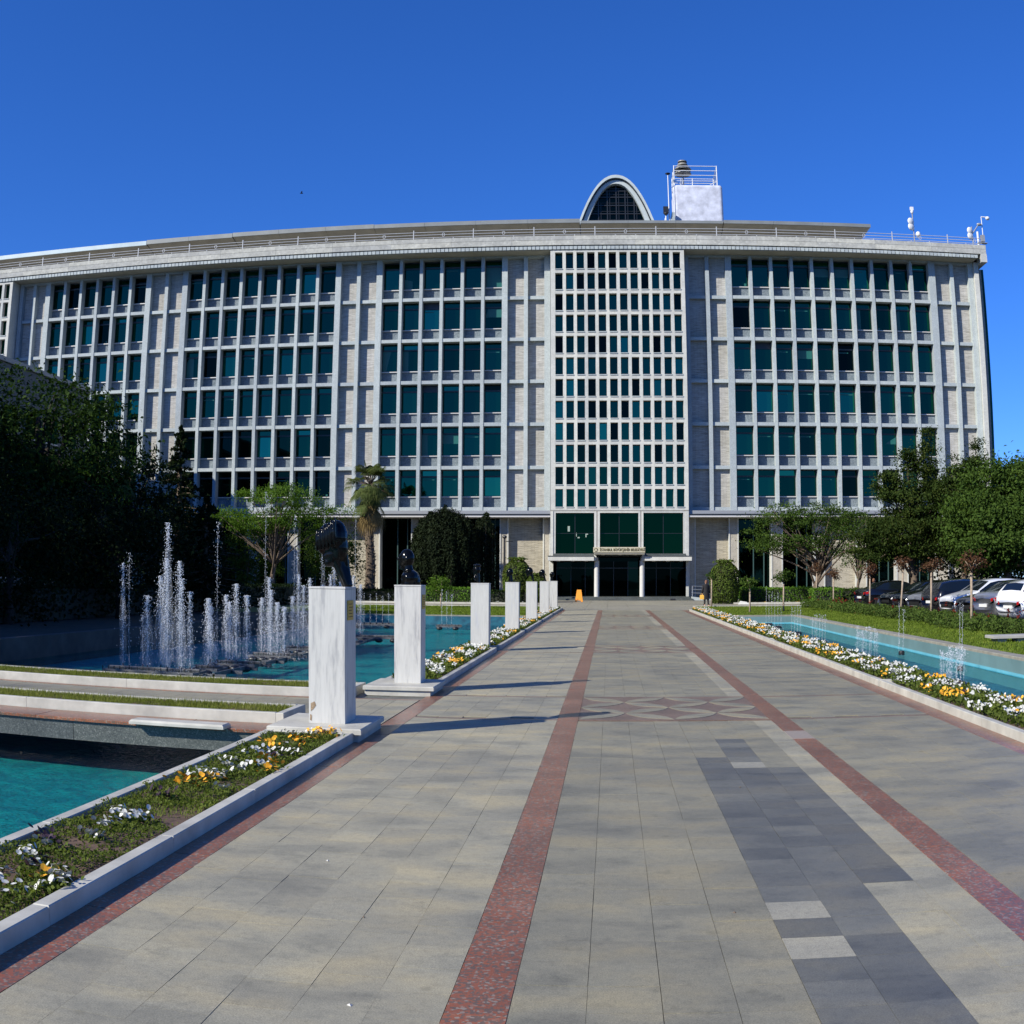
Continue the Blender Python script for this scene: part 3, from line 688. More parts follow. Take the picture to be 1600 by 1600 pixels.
for x0, x1, zb, zt in ((-41.48, -33, 31.5, 31.9), (-32.98, -20, 31.56, 31.94), (-19.98, -2.3, 31.55, 31.90), (-2.25, 9.9, 31.48, 31.72), (9.95, 22.87, 31.50, 31.80)):
    n = round((x1 - x0) / 4.2)
    for i in range(n): eave(x0 + (x1 - x0) * i / n + .015, x0 + (x1 - x0) * (i + 1) / n, 89.5, zb, zt, 'roof_metal', x1 > 22 and i == n - 1)

# ---- arched skylight
def parab(hw, zt, zb, n=22): return [(0.88 + hw * (t * 2 / n - 1), zt - (zt - zb) * abs(t * 2 / n - 1) ** 2.15) for t in range(n + 1)]
def arch(hw_o, zt_o, hw_i, zt_i, y0, y1, zb=32.2):
    A = parab(hw_o, zt_o, zb); I = parab(hw_i, zt_i, zb); q = MB(); n = len(A)
    v = [(x, y0, z) for x, z in A] + [(x, y0, z) for x, z in I] + [(x, y1, z) for x, z in A] + [(x, y1, z) for x, z in I]
    f = []
    for i in range(n - 1): f += [(i, n + i, n + i + 1, i + 1), (i, i + 1, 2 * n + i + 1, 2 * n + i), (n + i, 3 * n + i, 3 * n + i + 1, n + i + 1), (2 * n + i, 2 * n + i + 1, 3 * n + i + 1, 3 * n + i)]
    q.add(v, f); return q
sk = link('arched_skylight', arch(3.62, 37.5, 3.42, 37.22, 93.6, 101).mesh('arched_skylight'), M['dome_rim'], B)
part('rim', arch(3.32, 37.12, 2.85, 36.75, 93.9, 94.6), M['dome_rim'], sk)
part('recess', arch(3.42, 37.22, 3.30, 37.10, 93.8, 94.4), M['dark_metal'], sk)
I = parab(2.86, 36.78, 32.2)
q = MB(); q.add([(x, 94.5, z) for x, z in I], [tuple(range(len(I)))[::-1]]); part('pane', q, M['glass_dark'], sk)
q = MB()
for t in np.arange(-2.4, 2.5, .8):
    zt = 36.78 - 4.58 * abs(t / 2.86) ** 2.15; q.box(.88 + t - .05, .88 + t + .05, 94.38, 94.5, 32.2, zt); q.box(.88 + t + .2, .88 + t + .25, 94.40, 94.5, 32.2, max(32.3, zt - .4))
for z in (33.2, 34.0, 34.8, 35.6, 36.2):
    w = 2.86 * ((36.78 - z) / 4.58) ** (1 / 2.15); q.box(.88 - w, .88 + w, 94.39, 94.49, z - .045, z + .045); 
    q.box(.88 - w, .88 + w, 94.41, 94.49, z + .22, z + .26)
part('glazing_bar', q, M['dark_metal'], sk)

# ---- roof tank room with rounded edges
q = MB(); q.box(6.02, 10.38, 93, 97, 31.4, 36.36); bx = part('roof_tank_room', q, M['stucco'], B)
bv = bx.modifiers.new('Bevel', 'BEVEL'); bv.width = 0.28; bv.segments = 4
for a, b_ in (((6.1, 93.2), (9.95, 93.2)), ((6.1, 96.5), (9.95, 96.5)), ((6.1, 93.2), (6.1, 96.5)), ((9.95, 93.2), (9.95, 96.5))):
    for z in (36.75, 37.3, 37.75, 38.2):
        q = MB(); q.tube((*a, z), (*b_, z), .035, n=5); part('guard_rail', q, M['white_metal'], bx)
for x, y in ((6.1, 93.2), (9.95, 93.2), (6.1, 96.5), (9.95, 96.5), (6.1, 94.8), (8.0, 96.5)):
    q = MB(); q.tube((x, y, 36.3), (x, y, 38.25), .045, n=6); part('guard_post', q, M['white_metal'], bx)
q = MB(); q.tube((9.9, 93.2, 36.7), (9.3, 93.2, 36.4), .03, n=5); q.tube((6.15, 93.2, 36.7), (6.7, 93.2, 36.4), .03, n=5); part('guard_brace', q, M['white_metal'], bx)
s = thing('warning_siren', 'grey stacked disc warning siren on a pole above the roof tank room', 'siren', (6.95, 94.0, 36.3))
q = MB(); q.tube((6.95, 94, 36.3), (6.95, 94, 38.0), .09, n=8); q.tube((6.75, 93.9, 36.3), (6.75, 93.9, 37.2), .05, n=6); part('pole', q, M['grey_metal'], s)
M['horn'] = plain('weathered olive grey horn', (0.20, 0.195, 0.17), 0.5)
for z, r in ((37.72, .78), (38.12, .80), (38.55, .50)):
    q = MB(); q.lathe((6.95, 94, z), [(0, .30), (r * .45, .28), (r * .85, .16), (r, 0), (r * .97, -.06), (r * .5, .06), (.15, .02), (0, .02)], 24); part('horn_disc', q, M['horn'], s, True)
q = MB(); q.tube((6.95, 94, 37.9), (6.95, 94, 38.9), .2, n=12); q.lathe((6.95, 94, 38.9), [(.42, -.02), (.40, .08), (0, .14)], 20); part('core', q, M['horn'], s)
s = thing('antenna_pole', 'thin white antenna pole with a small dark head beside the roof tank room', 'antenna', (5.5, 92.6, 31.7))
q = MB(); q.tube((5.5, 92.6, 31.7), (5.5, 92.6, 37.2), .055, .04, n=6); part('pole', q, M['white_metal'], s)
q = MB(); q.lathe((5.5, 92.6, 37.2), [(.25, 0), (.2, .06), (0, .12)], 10); q.ell((5.5, 92.6, 37.15), (.1, .1, .1)); part('head', q, M['black'], s)
s = thing('loudspeaker', 'black loudspeaker on a short white stand left of the roof tank room', 'loudspeaker', (5.2, 92.4, 31.7))
q = MB(); q.box(4.98, 5.42, 92.2, 92.5, 33.35, 33.95); q.ell((5.2, 92.3, 33.3), (.2, .2, .16)); part('cabinet', q, M['black'], s)
q = MB(); q.tube((5.2, 92.4, 31.7), (5.2, 92.4, 33.3), .06, n=6); q.tube((5.0, 92.3, 31.7), (5.15, 92.4, 32.9), .05, n=5); part('stand', q, M['white_metal'], s)
q = MB(); q.add([(5.45, 92.5, 31.7), (6.0, 92.5, 31.7), (6.0, 92.5, 33.5), (5.75, 92.5, 33.5), (5.45, 92.5, 32.2), (5.45, 92.8, 31.7), (6.0, 92.8, 31.7), (6.0, 92.8, 33.5), (5.75, 92.8, 33.5), (5.45, 92.8, 32.2)], [(0, 1, 2, 3, 4), (9, 8, 7, 6, 5), (0, 4, 9, 5), (4, 3, 8, 9), (3, 2, 7, 8)]); part('tank_stair', q, M['pier'], B)

# ---- masts at the right corner of the roof
def dish_mast(x, top, zp, label):
    s = thing('antenna_mast', label, 'antenna', (x, D - .6, 29.4))
    q = MB(); q.tube((x, D - .6, 29.4), (x, D - .6, top), .05, n=6); part('pole', q, M['grey_metal'], s)
    for dz in (.0, .48):     # twin round dishes that touch, seen as a figure of eight
        q = MB(); q.lathe((0, 0, 0), [(0, .09), (.24, .07), (.34, 0), (.31, -.02), (0, .02)], 20)
        o = part('dish', q, M['white_metal'], s, True, world=False); o.rotation_euler = (PI / 2, 0, .35); o.location = (-.22, -.12, zp + dz - 29.4)
    return s
s = dish_mast(26.15, 32.6, 30.95, 'tall mast with twin white dishes, first of the three on the right roof rail')
q = MB(); q.ell((26.15, D - .6, 32.35), (.14, .14, .18)); q.box(26.0, 26.3, D - .65, D - .5, 32.5, 32.8); part('camera_head', q, M['white_metal'], s)
q = MB(); q.ell((26.5, D - .7, 30.3), (.22, .22, .26)); part('lamp', q, M['white_metal'], s)
s = dish_mast(31.55, 31.3, 30.4, 'short mast with twin round dishes at the right hand end of the roof')
q = MB(); q.tube((31.6, D - .6, 30.7), (32.2, D - .6, 31.5), .05, n=6); q.ell((32.3, D - .6, 31.55), (.25, .16, .13)); part('camera_arm', q, M['grey_metal'], s)
s = thing('camera_mast', 'security camera mast with a bracket, last on the roof corner', 'antenna', (33.0 - .8, D - .5, 29.4))
q = MB(); q.tube((32.1, D - .5, 29.4), (32.1, D - .5, 30.9), .1, n=8); q.tube((32.6, D - .5, 29.6), (32.6, D - .5, 32.3), .04, n=6); part('pole', q, M['white_metal'], s)
q = MB(); q.tube((32.6, D - .5, 32.3), (33.1, D - .5, 32.3), .05, n=6); q.ell((33.2, D - .5, 32.2), (.2, .2, .17)); part('camera_head', q, M['white_metal'], s)
q = MB(); q.box(32.0, 32.9, D - .7, D - .3, 29.85, 29.9); q.box(32.35, 32.7, D - .65, D - .35, 30.0, 30.6); part('bracket', q, M['grey_metal'], s)

# ---- cream towers with their grid of small windows
TY = D - 1.36
def tower(x0, x1, ncol=12, first=0):
    pw = 0.26; pitch = 0.8695; ow = 0.605; xo = x0 + 0.375
    rows = [28.0 - 1.757 * k for k in range(12)]
    q = MB(); q.box(x0, xo, TY, D + .6, 7.07, 28.18); q.box(xo + pitch * (ncol - 1) + ow, x1, TY, D + .6, 7.07, 28.18); part('tower_pier', q, M['cream'], B)
    for i in range(ncol - 1):
        a = xo + i * pitch + ow; q = MB(); q.box(a, a + pitch - ow, TY, TY + .68, 7.07, 28.18); part('tower_mullion', q, M['cream'], B)
    for k in range(-1, 12):
        zt = 28.18 if k < 0 else rows[k] - 1.47; zb = 28.0 if k < 0 else (rows[k + 1] if k < 11 else 7.07)
        for i in range(ncol):
            if i < first: continue
            a = xo + i * pitch; q = MB(); q.box(a, a + ow, TY + .004, TY + .68, zb, zt); part('tower_transom', q, M['cream'], B)
    se = MB(); se.box(.0, ow, -.05, .44, 0, .07); se = se.mesh('sill'); se.materials.append(M['pier'])
    fr = MB(); t = .03
    fr.box(0, t, 0, .05, 0, 1.47); fr.box(ow - t, ow, 0, .05, 0, 1.47); fr.box(t, ow - t, 0, .05, 1.47 - t, 1.47); fr.box(t, ow - t, 0, .05, 0, t); fr.quad((0, .2, 0), (ow, .2, 0), (ow, .2, 1.47), (0, .2, 1.47)); fr = fr.mesh('small_window'); fr.materials.append(M['dark_metal'])
    pn = MB(); pn.box(t, ow - t, 0, .02, t, 1.47 - t); pn = pn.mesh('pane'); pn.materials.append(None)
    for k in range(12):
        for i in range(ncol):
            if i < first: continue
            a = xo + i * pitch; w = link('small_window', fr, None, B, (a, TY + .42, rows[k] - 1.47))
            c = bpy.data.objects.new('pane', pn); COL.objects.link(c); c.parent = w; c.location = (0, .025, 0); c.rotation_euler = (rnd.gauss(0, .006), 0, rnd.gauss(0, .006))
            c.material_slots[0].link = 'OBJECT'; r = rnd.random(); c.material_slots[0].material = M['glass_dark'] if r < .25 else M['glass']
            c = bpy.data.objects.new('sill', se); COL.objects.link(c); c.parent = w; c.location = (0, -.42, .0)
    q = MB(); q.box(x0 + .05, x1 - .05, TY + .68, D + .6, 7.07, 28.1); part('tower_core', q, M['concrete'], B)
tower(-4.62, 6.24)
q = MB(); q.box(-65, -54.35, TY, D + .6, 0, 28.18) if False else None
tower(-64.8, -53.94, 12, 6)
q = MB(); q.box(-64.8, -53.94, TY + .01, D + .6, 0, 7.07); part('tower_base', q, M['cream'], B)

# ---- the three tall lobby windows and the entrance canopy
edges = [-4.62, -0.97, 2.475, 6.24]
q = MB(); q.box(-4.62, 6.24, TY, D + .6, 6.98, 7.066); part('lobby_lintel', q, M['cream'], B)
q = MB(); q.box(-4.62, 6.24, TY + .05, D + .6, 6.93, 6.98); part('lobby_groove', q, plain('rust brown joint', (0.22, 0.15, 0.1), .8), B)
ops = [(-4.22, -1.19), (-0.75, 2.28), (2.67, 5.81)]
for i, (a, b) in enumerate(ops):
    L0 = edges[i] + (.0 if i == 0 else .03); R0 = edges[i + 1] - (.0 if i == 2 else .03)
    if i == 0: L0 = -4.40
    if i == 2: R0 = 6.02
    fr = MB(); fr.box(L0, a, TY + .02, TY + .5, 3.6, 6.93); fr.box(b, R0, TY + .02, TY + .5, 3.6, 6.93); fr.box(a, b, TY + .02, TY + .5, 6.80, 6.93)
    o = part('lobby_window', fr, M['cream'], B)
    for xa, xb in ((a, (a + b) / 2 - .025), ((a + b) / 2 + .025, b)):
        for za, zb in ((3.62, 5.18), (5.22, 6.80)):
            q = MB(); q.box(xa, xb, TY + .34, TY + .37, za, zb); part('pane', q, M['glass_hall'], o)
    q = MB(); q.box((a + b) / 2 - .025, (a + b) / 2 + .025, TY + .30, TY + .4, 3.62, 6.8); q.box(a, b, TY + .32, TY + .4, 5.18, 5.22); part('glazing_bar', q, M['dark_metal'], o)
    if i == 0:
        for x, z, w, h in ((-3.28, 5.35, .17, .42), (-2.62, 4.95, .05, .30), (-2.5, 4.82, .16, .1), (-1.88, 5.1, .2, .12), (-1.88, 4.9, .08, .2)):
            q = MB(); q.box(x, x + w, TY + .325, TY + .335, z, z + h); part('notice', q, M['paper'], o)
for x0, x1 in ((-4.62, -4.40), (6.02, 6.24)):
    q = MB(); q.box(x0, x1, TY - .03, D + .6, .26, 6.93); part('tower_pier', q, M['cream'], B)
for x in (-0.97, 2.475):
    q = MB(); q.box(x - .03, x + .03, TY + .06, TY + .5, 3.6, 6.93); part('joint', q, bpy.data.materials['rust brown joint'], B)
cp = link('entrance_canopy', None, None, B, (0.8, 85.4, 3.0))
CY = 84.5
q = MB(); q.box(-4.70, -1.18, CY, TY + .5, 3.02, 3.34); q.box(2.70, 6.32, CY, TY + .5, 3.02, 3.34); part('canopy_slab', q, M['cream'], cp)
q = MB(); q.box(-4.72, -1.2, CY - .04, TY + .4, 3.34, 3.40); q.box(2.72, 6.34, CY - .04, TY + .4, 3.34, 3.40); q.box(-4.3, 5.9, CY + .9, TY + .45, 3.40, 3.58); part('canopy_flashing', q, M['granite_dark'], cp)
q = MB(); q.box(-1.17, 2.69, CY - .35, TY + .5, 3.50, 3.66); part('canopy_slab', q, M['soffit'], cp)
q = MB(); q.box(-1.17, -1.0, CY + .2, TY + .5, 3.02, 3.50); q.box(2.52, 2.69, CY + .2, TY + .5, 3.02, 3.50); part('canopy_cheek', q, M['cream'], cp)
for x in (-3.9, -2.8, -1.8, -.5, .8, 2.0, 3.4, 4.5, 5.5):
    z = 3.02 if (x < -1.2 or x > 2.7) else 3.50
    q = MB(); q.lathe((x, CY + .5, z), [(.16, 0), (.15, -.05), (0, -.07)], 12); part('canopy_light', q, M['sill'], cp)
M['col_white'] = plain('white column', (0.50, 0.49, 0.46), .6, var=.06)
for x in (-0.97, 2.53):
    q = MB(); q.lathe((x, CY + .7, .13), [(.21, 0), (.195, .05), (.19, 2.9)], 24); q.box(x - .12, x + .12, CY + .55, CY + .8, 2.95, 3.3); part('column', q, M['col_white'], B, True)
# sign: a gold board lettered with the name, an emblem at its left end
sg = thing('entrance_sign', 'long gold lettered name board with an emblem over the entrance doors', 'sign', (0.76, CY - .4, 3.66))
M['board'] = plain('pale sign board', (0.50, 0.46, 0.33), .6); M['gold_text'] = plain('olive gold lettering', (0.15, 0.125, 0.045), .45, .2)
q = MB(); q.box(-1.22, 2.72, CY - .44, CY - .36, 3.64, 4.04); part('board', q, M['board'], sg)
tc = bpy.data.curves.new('lettering', 'FONT'); tc.body = '\u0130STANBUL B\u00dcY\u00dcK\u015eEH\u0130R BELED\u0130YES\u0130'; tc.size = 0.285; tc.extrude = 0.02; tc.offset = 0.004; tc.align_x = 'CENTER'; tc.align_y = 'CENTER'
to = bpy.data.objects.new('lettering', tc); COL.objects.link(to); tc.materials.append(M['gold_text']); to.parent = sg
bpy.context.view_layer.update(); w = to.dimensions.x or 4.0; tm = bpy.data.meshes.new_from_object(to); bpy.data.objects.remove(to); to = bpy.data.objects.new('lettering', tm); COL.objects.link(to); to.parent = sg; to.scale = (3.42 / w, 1.0, 1.0); to.rotation_euler = (PI / 2, 0, 0); to.location = (.22, -.05, .17)
if not tm.materials: tm.materials.append(M['gold_text'])
to['kind'] = 'stuff'
q = MB(); q.lathe((0, 0, 0), [(0, .02), (.14, .02), (.14, 0)], 20); o = part('emblem', q, M['gold_text'], sg, world=False); o.rotation_euler = (PI / 2, 0, 0); o.location = (-1.78, -.045, .18)
q = MB(); q.add([(-1.90, -.075, .10), (-1.66, -.075, .10), (-1.78, -.075, .30)], [(0, 1, 2)]); part('emblem_crest', q, M['board'], sg, world=False)
# entrance recess with glazed doors
q = MB(); q.box(-4.40, -4.36, D - 1.3, D + .9, .26, 3.5); q.box(5.98, 6.02, D - 1.3, D + .9, .26, 3.5); q.box(-4.38, 6.0, D + .9, D + 1.0, .26, 3.6); part('entrance_recess', q, M['glass_black'], B)
for i, x in enumerate(np.arange(-4.2, 5.8, 1.13)):
    q = MB(); q.box(x, x + .05, D - .1, D - .02, .26, 3.05); part('door_frame', q, M['dark_metal'], B)
    q = MB(); q.box(x + .05, x + 1.13, D - .07, D - .05, .26, 3.0); part('door_pane', q, M['glass_black'], B)
q = MB(); q.box(-4.2, 6.0, D - .12, D, 2.45, 2.52); part('door_rail', q, M['dark_metal'], B)

# ---- ground floor: ledge, columns, brick walls, dark glazing
for x0, x1 in ((-54, -4.64), (6.26, 31.48)):
    q = MB(); q.box(x0, x1, D - 1.30, D + 1.0, 6.47, 6.62); part('ledge', q, M['sill'], B)
    q = MB(); q.box(x0, x1, D - 1.36, D + 1.0, 6.64, 6.72); part('ledge_flashing', q, M['dark_metal'], B)
    q = MB(); q.box(x0, x1, D - 1.1, D + 1.0, 6.72, 6.995); part('ledge_roof', q, M['grey_metal'], B)
cols = [(-53.8, -53.1), (-50.9, -49.9), (-47.4, -46.5), (-43.9, -43.0), (-40.6, -39.9), (-36.9, -36.1), (-33.43, -32.5), (-29.96, -29.1), (-26.35, -25.5), (-22.9, -22.1), (-19.35, -18.5), (-15.94, -15.2), (-12.3, -11.5), (-8.75, -8.05), (-5.3, -4.7),
        (6.3, 6.9), (9.55, 10.35), (12.99, 13.95), (16.55, 17.45), (20.06, 20.98), (23.5, 24.55), (27.0, 28.1), (30.9, 31.46)]
for a, b in cols:
    q = MB(); q.box(a + .1, b - .1, D + .05, D + .9, 0, 6.47); part('column', q, M['beige_col'], B)
    q = MB(); q.box(a, a + .1, D, D + .95, 0, 6.47); q.box(b - .1, b, D, D + .95, 0, 6.47); part('column_edge', q, M['cream'], B)
for a, b in ((-53.1, -50.9), (-39.9, -36.9), (-22.1, -19.35), (-8.05, -5.3), (6.9, 9.55), (17.45, 20.06), (28.1, 30.9)):
    q = MB(); q.box(a, b, D + .55, D + 1.1, 0, 6.47); part('brick_wall', q, M['brick_warm'], B)
for a, b in [(cols[i][1], cols[i + 1][0]) for i in range(len(cols) - 1)]:
    if b < -4 and b > -5 or (a < 0 < b): continue
    if any(abs(a - w) < .2 for w in (-53.1, -39.9, -22.1, -8.05, 6.9, 17.45, 28.1)): continue
    q = MB(); q.box(a, b, D + 1.05, D + 1.1, 0, 6.47); o = part('shop_window', q, M['glass_black'], B)
    q = MB(); q.box((a + b) / 2 - .04, (a + b) / 2 + .04, D + .95, D + 1.05, 0, 6.47); q.box(b - .5, b - .42, D + .95, D + 1.05, 0, 6.47); part('window_bar', q, plain('dark teal bar', (0.03, 0.07, 0.065), .5) if 'dark teal bar' not in bpy.data.materials else bpy.data.materials['dark teal bar'], o)
for i, x in enumerate((-20.9, -6.8, 8.1, 9.2, -38, 20.5)):
    t = thing('flood_lamp', 'small white floodlight on the ledge ' + ['above the brick wall by the fan palm', 'just left of the cream central block', 'nearest to the right side of the central block', 'second to the right of the central block', 'at the far left behind the trees', 'over the right hand brick wall'][i], 'lamp', (x, D - .9, 6.72))
    q = MB(); q.add([(x - .28, D - 1.05, 6.80), (x + .28, D - 1.05, 6.80), (x + .16, D - 1.05, 7.0), (x - .16, D - 1.05, 7.0), (x - .28, D - .8, 6.80), (x + .28, D - .8, 6.80), (x + .16, D - .8, 7.0), (x - .16, D - .8, 7.0)], [(0, 1, 2, 3), (1, 5, 6, 2), (4, 0, 3, 7), (3, 2, 6, 7), (5, 4, 7, 6)]); part('housing', q, M['white_metal'], t)
    q = MB(); q.box(x - .05, x + .05, D - .95, D - .85, 6.72, 6.82); part('bracket', q, M['grey_metal'], t)
# ramp and handrail right of the entrance
q = MB(); q.add([(6.35, 84.0, -.01), (8.6, 84.0, -.01), (8.6, 85.6, -.01), (6.35, 85.6, -.01), (6.35, 84.0, .26), (6.35, 85.6, .26)], [(4, 1, 2, 5), (0, 1, 4), (3, 5, 2), (0, 4, 5, 3)]); struct('ramp', q, M['pier'])
t = thing('ramp_handrail', 'blue grey steel handrail beside the entrance ramp', 'railing', (7.4, 85.7, 0))
for z in (.45, .72, .98):
    q = MB(); q.tube((6.4, 85.7, z + .1), (8.7, 85.7, z), .03, n=6); part('rail', q, M['steel'], t)
for x in (6.45, 7.6, 8.65): q = MB(); q.tube((x, 85.7, 0), (x, 85.7, 1.05), .035, n=6); part('post', q, M['steel'], t)

# ------------------------------------------------------------------ lower wing on the left
W = thing('side_wing', 'dark lower building on the left edge, facing the pool behind the trees', 'building', (-48, 58, 0))
M['wing'] = plain('grey rendered wall', (0.13, 0.13, 0.125), .8, var=.1)
q = MB(); q.box(-60, -42, 40, 81.2, 0, 16.3); part('wall', q, M['wing'], W)
q = MB(); q.box(-60, -41.85, 39.9, 81.35, 16.37, 16.7); part('parapet', q, M['grey_metal'], W)
q = MB(); q.box(-60, -41.95, 40, 81.2, 16.3, 16.37); part('joint', q, M['dark_metal'], W)
for k in range(4):
    for y in np.arange(42, 79, 3.2):
        q = MB(); q.box(-42.0, -41.94, y, y + 1.8, 1.2 + k * 3.4, 3.2 + k * 3.4); o = part('window', q, M['glass_dark'], W)
        q = MB(); q.box(-42.0, -41.9, y - .1, y + 1.9, 1.1 + k * 3.4, 1.2 + k * 3.4); part('sill', q, M['sill'], o)
# ------------------------------------------------------------------ vegetation
def leaf_quads(P, size, nrm=None, aspect=0.5, droop=0.0, fold=True):
    """leaf blades: each leaf two triangles folded along the midrib"""
    n = len(P); a = rng.normal(size=(n, 3)); 
    if nrm is not None: a = a * 0.8 + nrm * 0.9
    a /= np.linalg.norm(a, axis=1)[:, None] + 1e-9
    t = rng.normal(size=(n, 3)); t[:, 2] -= droop; t -= (t * a).sum(1)[:, None] * a; t /= np.linalg.norm(t, axis=1)[:, None] + 1e-9
    b = np.cross(a, t); s = (size * rng.uniform(0.6, 1.35, n))[:, None]
    V = np.stack([P - t * s * .5, P + b * s * aspect * .5 + a * s * .12, P + t * s * .5, P - b * s * aspect * .5 + a * s * .12], 1).reshape(-1, 3)
    i = np.arange(n)[:, None] * 4
    return V, np.concatenate([i, i + 1, i + 2, i + 3], 1)
def clumps_in(ells, k, shell=0.55):
    """clump centres spread mostly through the outer part of a union of ellipsoids"""
    out = []; vols = np.array([e[1][0] * e[1][1] * e[1][2] for e in ells]) ** .7; vols = vols / vols.sum()
    for e, f in zip(ells, vols):
        m = max(2, int(k * f)); d = rng.normal(size=(m, 3)); d /= np.linalg.norm(d, axis=1)[:, None]
        r = rng.uniform(shell ** 2, 1.0, m) ** .5
        out.append(np.array(e[0]) + d * r[:, None] * np.array(e[1]))
    return np.concatenate(out)
def crown_mesh(ells, nclump, leaves, csize, lsize, shell=.5, flat=0.6, droop=0.0, aspect=.55, name='crown'):
    C = clumps_in(ells, nclump, shell); cen = np.mean([e[0] for e in ells], 0)
    rep = np.repeat(C, leaves, 0); cs = np.repeat(csize * rng.uniform(.55, 1.3, len(C)), leaves)[:, None]
    off = rng.normal(size=rep.shape) * cs * 0.5; off[:, 2] *= flat
    P = rep + off; P[:, 2] -= droop * (off[:, 0] ** 2 + off[:, 1] ** 2)
    nr = P - cen; nr /= np.linalg.norm(nr, axis=1)[:, None] + 1e-9; nr[:, 2] += .35
    V, F = leaf_quads(P, lsize, nr, aspect)
    return npmesh(name, V, F), C
def trunk_mesh(base, top, r, targets, nlimb=14, name='trunk', lean=(0, 0)):
    mb = MB(); b = Vector(base); t = Vector(top); pts = []; rs = []
    for i in range(7):
        u = i / 6; p = b.lerp(t, u); p.x += rnd.gauss(0, r * .35) + lean[0] * math.sin(u * PI); p.y += rnd.gauss(0, r * .3); pts.append(p); rs.append(r * (1.25 if i == 0 else 1 - .62 * u))
    mb.path(pts, rs, 8)
    idx = rng.permutation(len(targets))[:nlimb]
    for k in idx:
        e = Vector(targets[k]); u = rnd.uniform(.45, .95); s = pts[min(6, int(u * 6))].copy(); mid = s.lerp(e, .5) + Vector((rnd.gauss(0, .2), rnd.gauss(0, .2), rnd.uniform(-.1, .35)))
        q1 = s.lerp(mid, .5) + Vector((0, 0, .08)); r0 = r * (.42 if r > .1 else .5)
        mb.path([s, q1, mid, mid.lerp(e, .55), e], [r0, r0 * .75, r0 * .5, r0 * .32, r0 * .12], 5)
    return mb
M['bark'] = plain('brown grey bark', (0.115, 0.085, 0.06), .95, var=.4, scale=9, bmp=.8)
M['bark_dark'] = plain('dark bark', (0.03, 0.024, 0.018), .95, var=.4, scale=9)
M['bark_pale'] = plain('pale bark', (0.30, 0.235, 0.17), .9, var=.3, scale=12, bmp=.5)
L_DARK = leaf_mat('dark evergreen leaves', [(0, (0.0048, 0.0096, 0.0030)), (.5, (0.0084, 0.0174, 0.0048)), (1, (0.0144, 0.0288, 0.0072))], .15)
L_MID = leaf_mat('mid green leaves', [(0, (0.0235, 0.0437, 0.0086)), (.5, (0.0448, 0.0830, 0.0144)), (1, (0.0799, 0.1267, 0.0216))], .28)
L_CED = leaf_mat('cedar needles', [(0, (0.0104, 0.0207, 0.0049)), (.5, (0.0276, 0.0484, 0.0091)), (1, (0.0648, 0.0821, 0.0165))], .2)
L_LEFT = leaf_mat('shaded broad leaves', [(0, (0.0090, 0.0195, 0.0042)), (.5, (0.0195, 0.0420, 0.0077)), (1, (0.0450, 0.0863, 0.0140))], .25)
L_DRYG = leaf_mat('sunburnt grass blades', [(0, (0.10, 0.125, 0.02)), (.5, (0.15, 0.175, 0.035)), (1, (0.24, 0.235, 0.07))], .3)
L_LIGHT = leaf_mat('fresh light green leaves', [(0, (0.0374, 0.0775, 0.0107)), (.5, (0.0701, 0.1335, 0.0168)), (1, (0.1122, 0.1852, 0.0260))], .35)
L_CYP = leaf_mat('cypress foliage', [(0, (0.006, 0.010, 0.005)), (.5, (0.013, 0.021, 0.009)), (1, (0.026, 0.036, 0.015))], .08)
L_TOP = leaf_mat('clipped shrub leaves', [(0, (0.0455, 0.0360, 0.0132)), (.35, (0.0585, 0.0840, 0.0176)), (1, (0.1105, 0.1680, 0.0275))], .2)
L_RED = leaf_mat('red bronze leaves', [(0, (0.045, 0.020, 0.012)), (.5, (0.085, 0.040, 0.022)), (1, (0.12, 0.075, 0.035))], .2, tcol=1.3)
L_HEDGE = leaf_mat('hedge leaves', [(0, (0.0504, 0.1001, 0.0125)), (.5, (0.0896, 0.1790, 0.0208)), (1, (0.1344, 0.2527, 0.0312))], .25)
L_ROSE = leaf_mat('rose bush leaves', [(0, (0.0378, 0.0456, 0.0134)), (.45, (0.0594, 0.0963, 0.0192)), (.88, (0.0918, 0.1420, 0.0269)), (1, (0.1728, 0.0710, 0.0288))], .25)
L_PALM = leaf_mat('palm leaves', [(0, (0.0400, 0.0600, 0.0176)), (.5, (0.0720, 0.0960, 0.0288)), (1, (0.1200, 0.1360, 0.0440))], .2)
L_DRY = leaf_mat('dry palm skirt', [(0, (0.10, 0.07, 0.03)), (.5, (0.19, 0.135, 0.055)), (1, (0.28, 0.20, 0.085))], .15, tcol=1.1)
L_GRASS = leaf_mat('grass blades', [(0, (0.0765, 0.1107, 0.0153)), (.5, (0.1148, 0.1716, 0.0204)), (1, (0.1913, 0.2214, 0.0408))], .3)
L_WEED = leaf_mat('low weed leaves', [(0, (0.0536, 0.0729, 0.0158)), (.5, (0.0892, 0.1215, 0.0229)), (1, (0.1428, 0.1701, 0.0396))], .3)

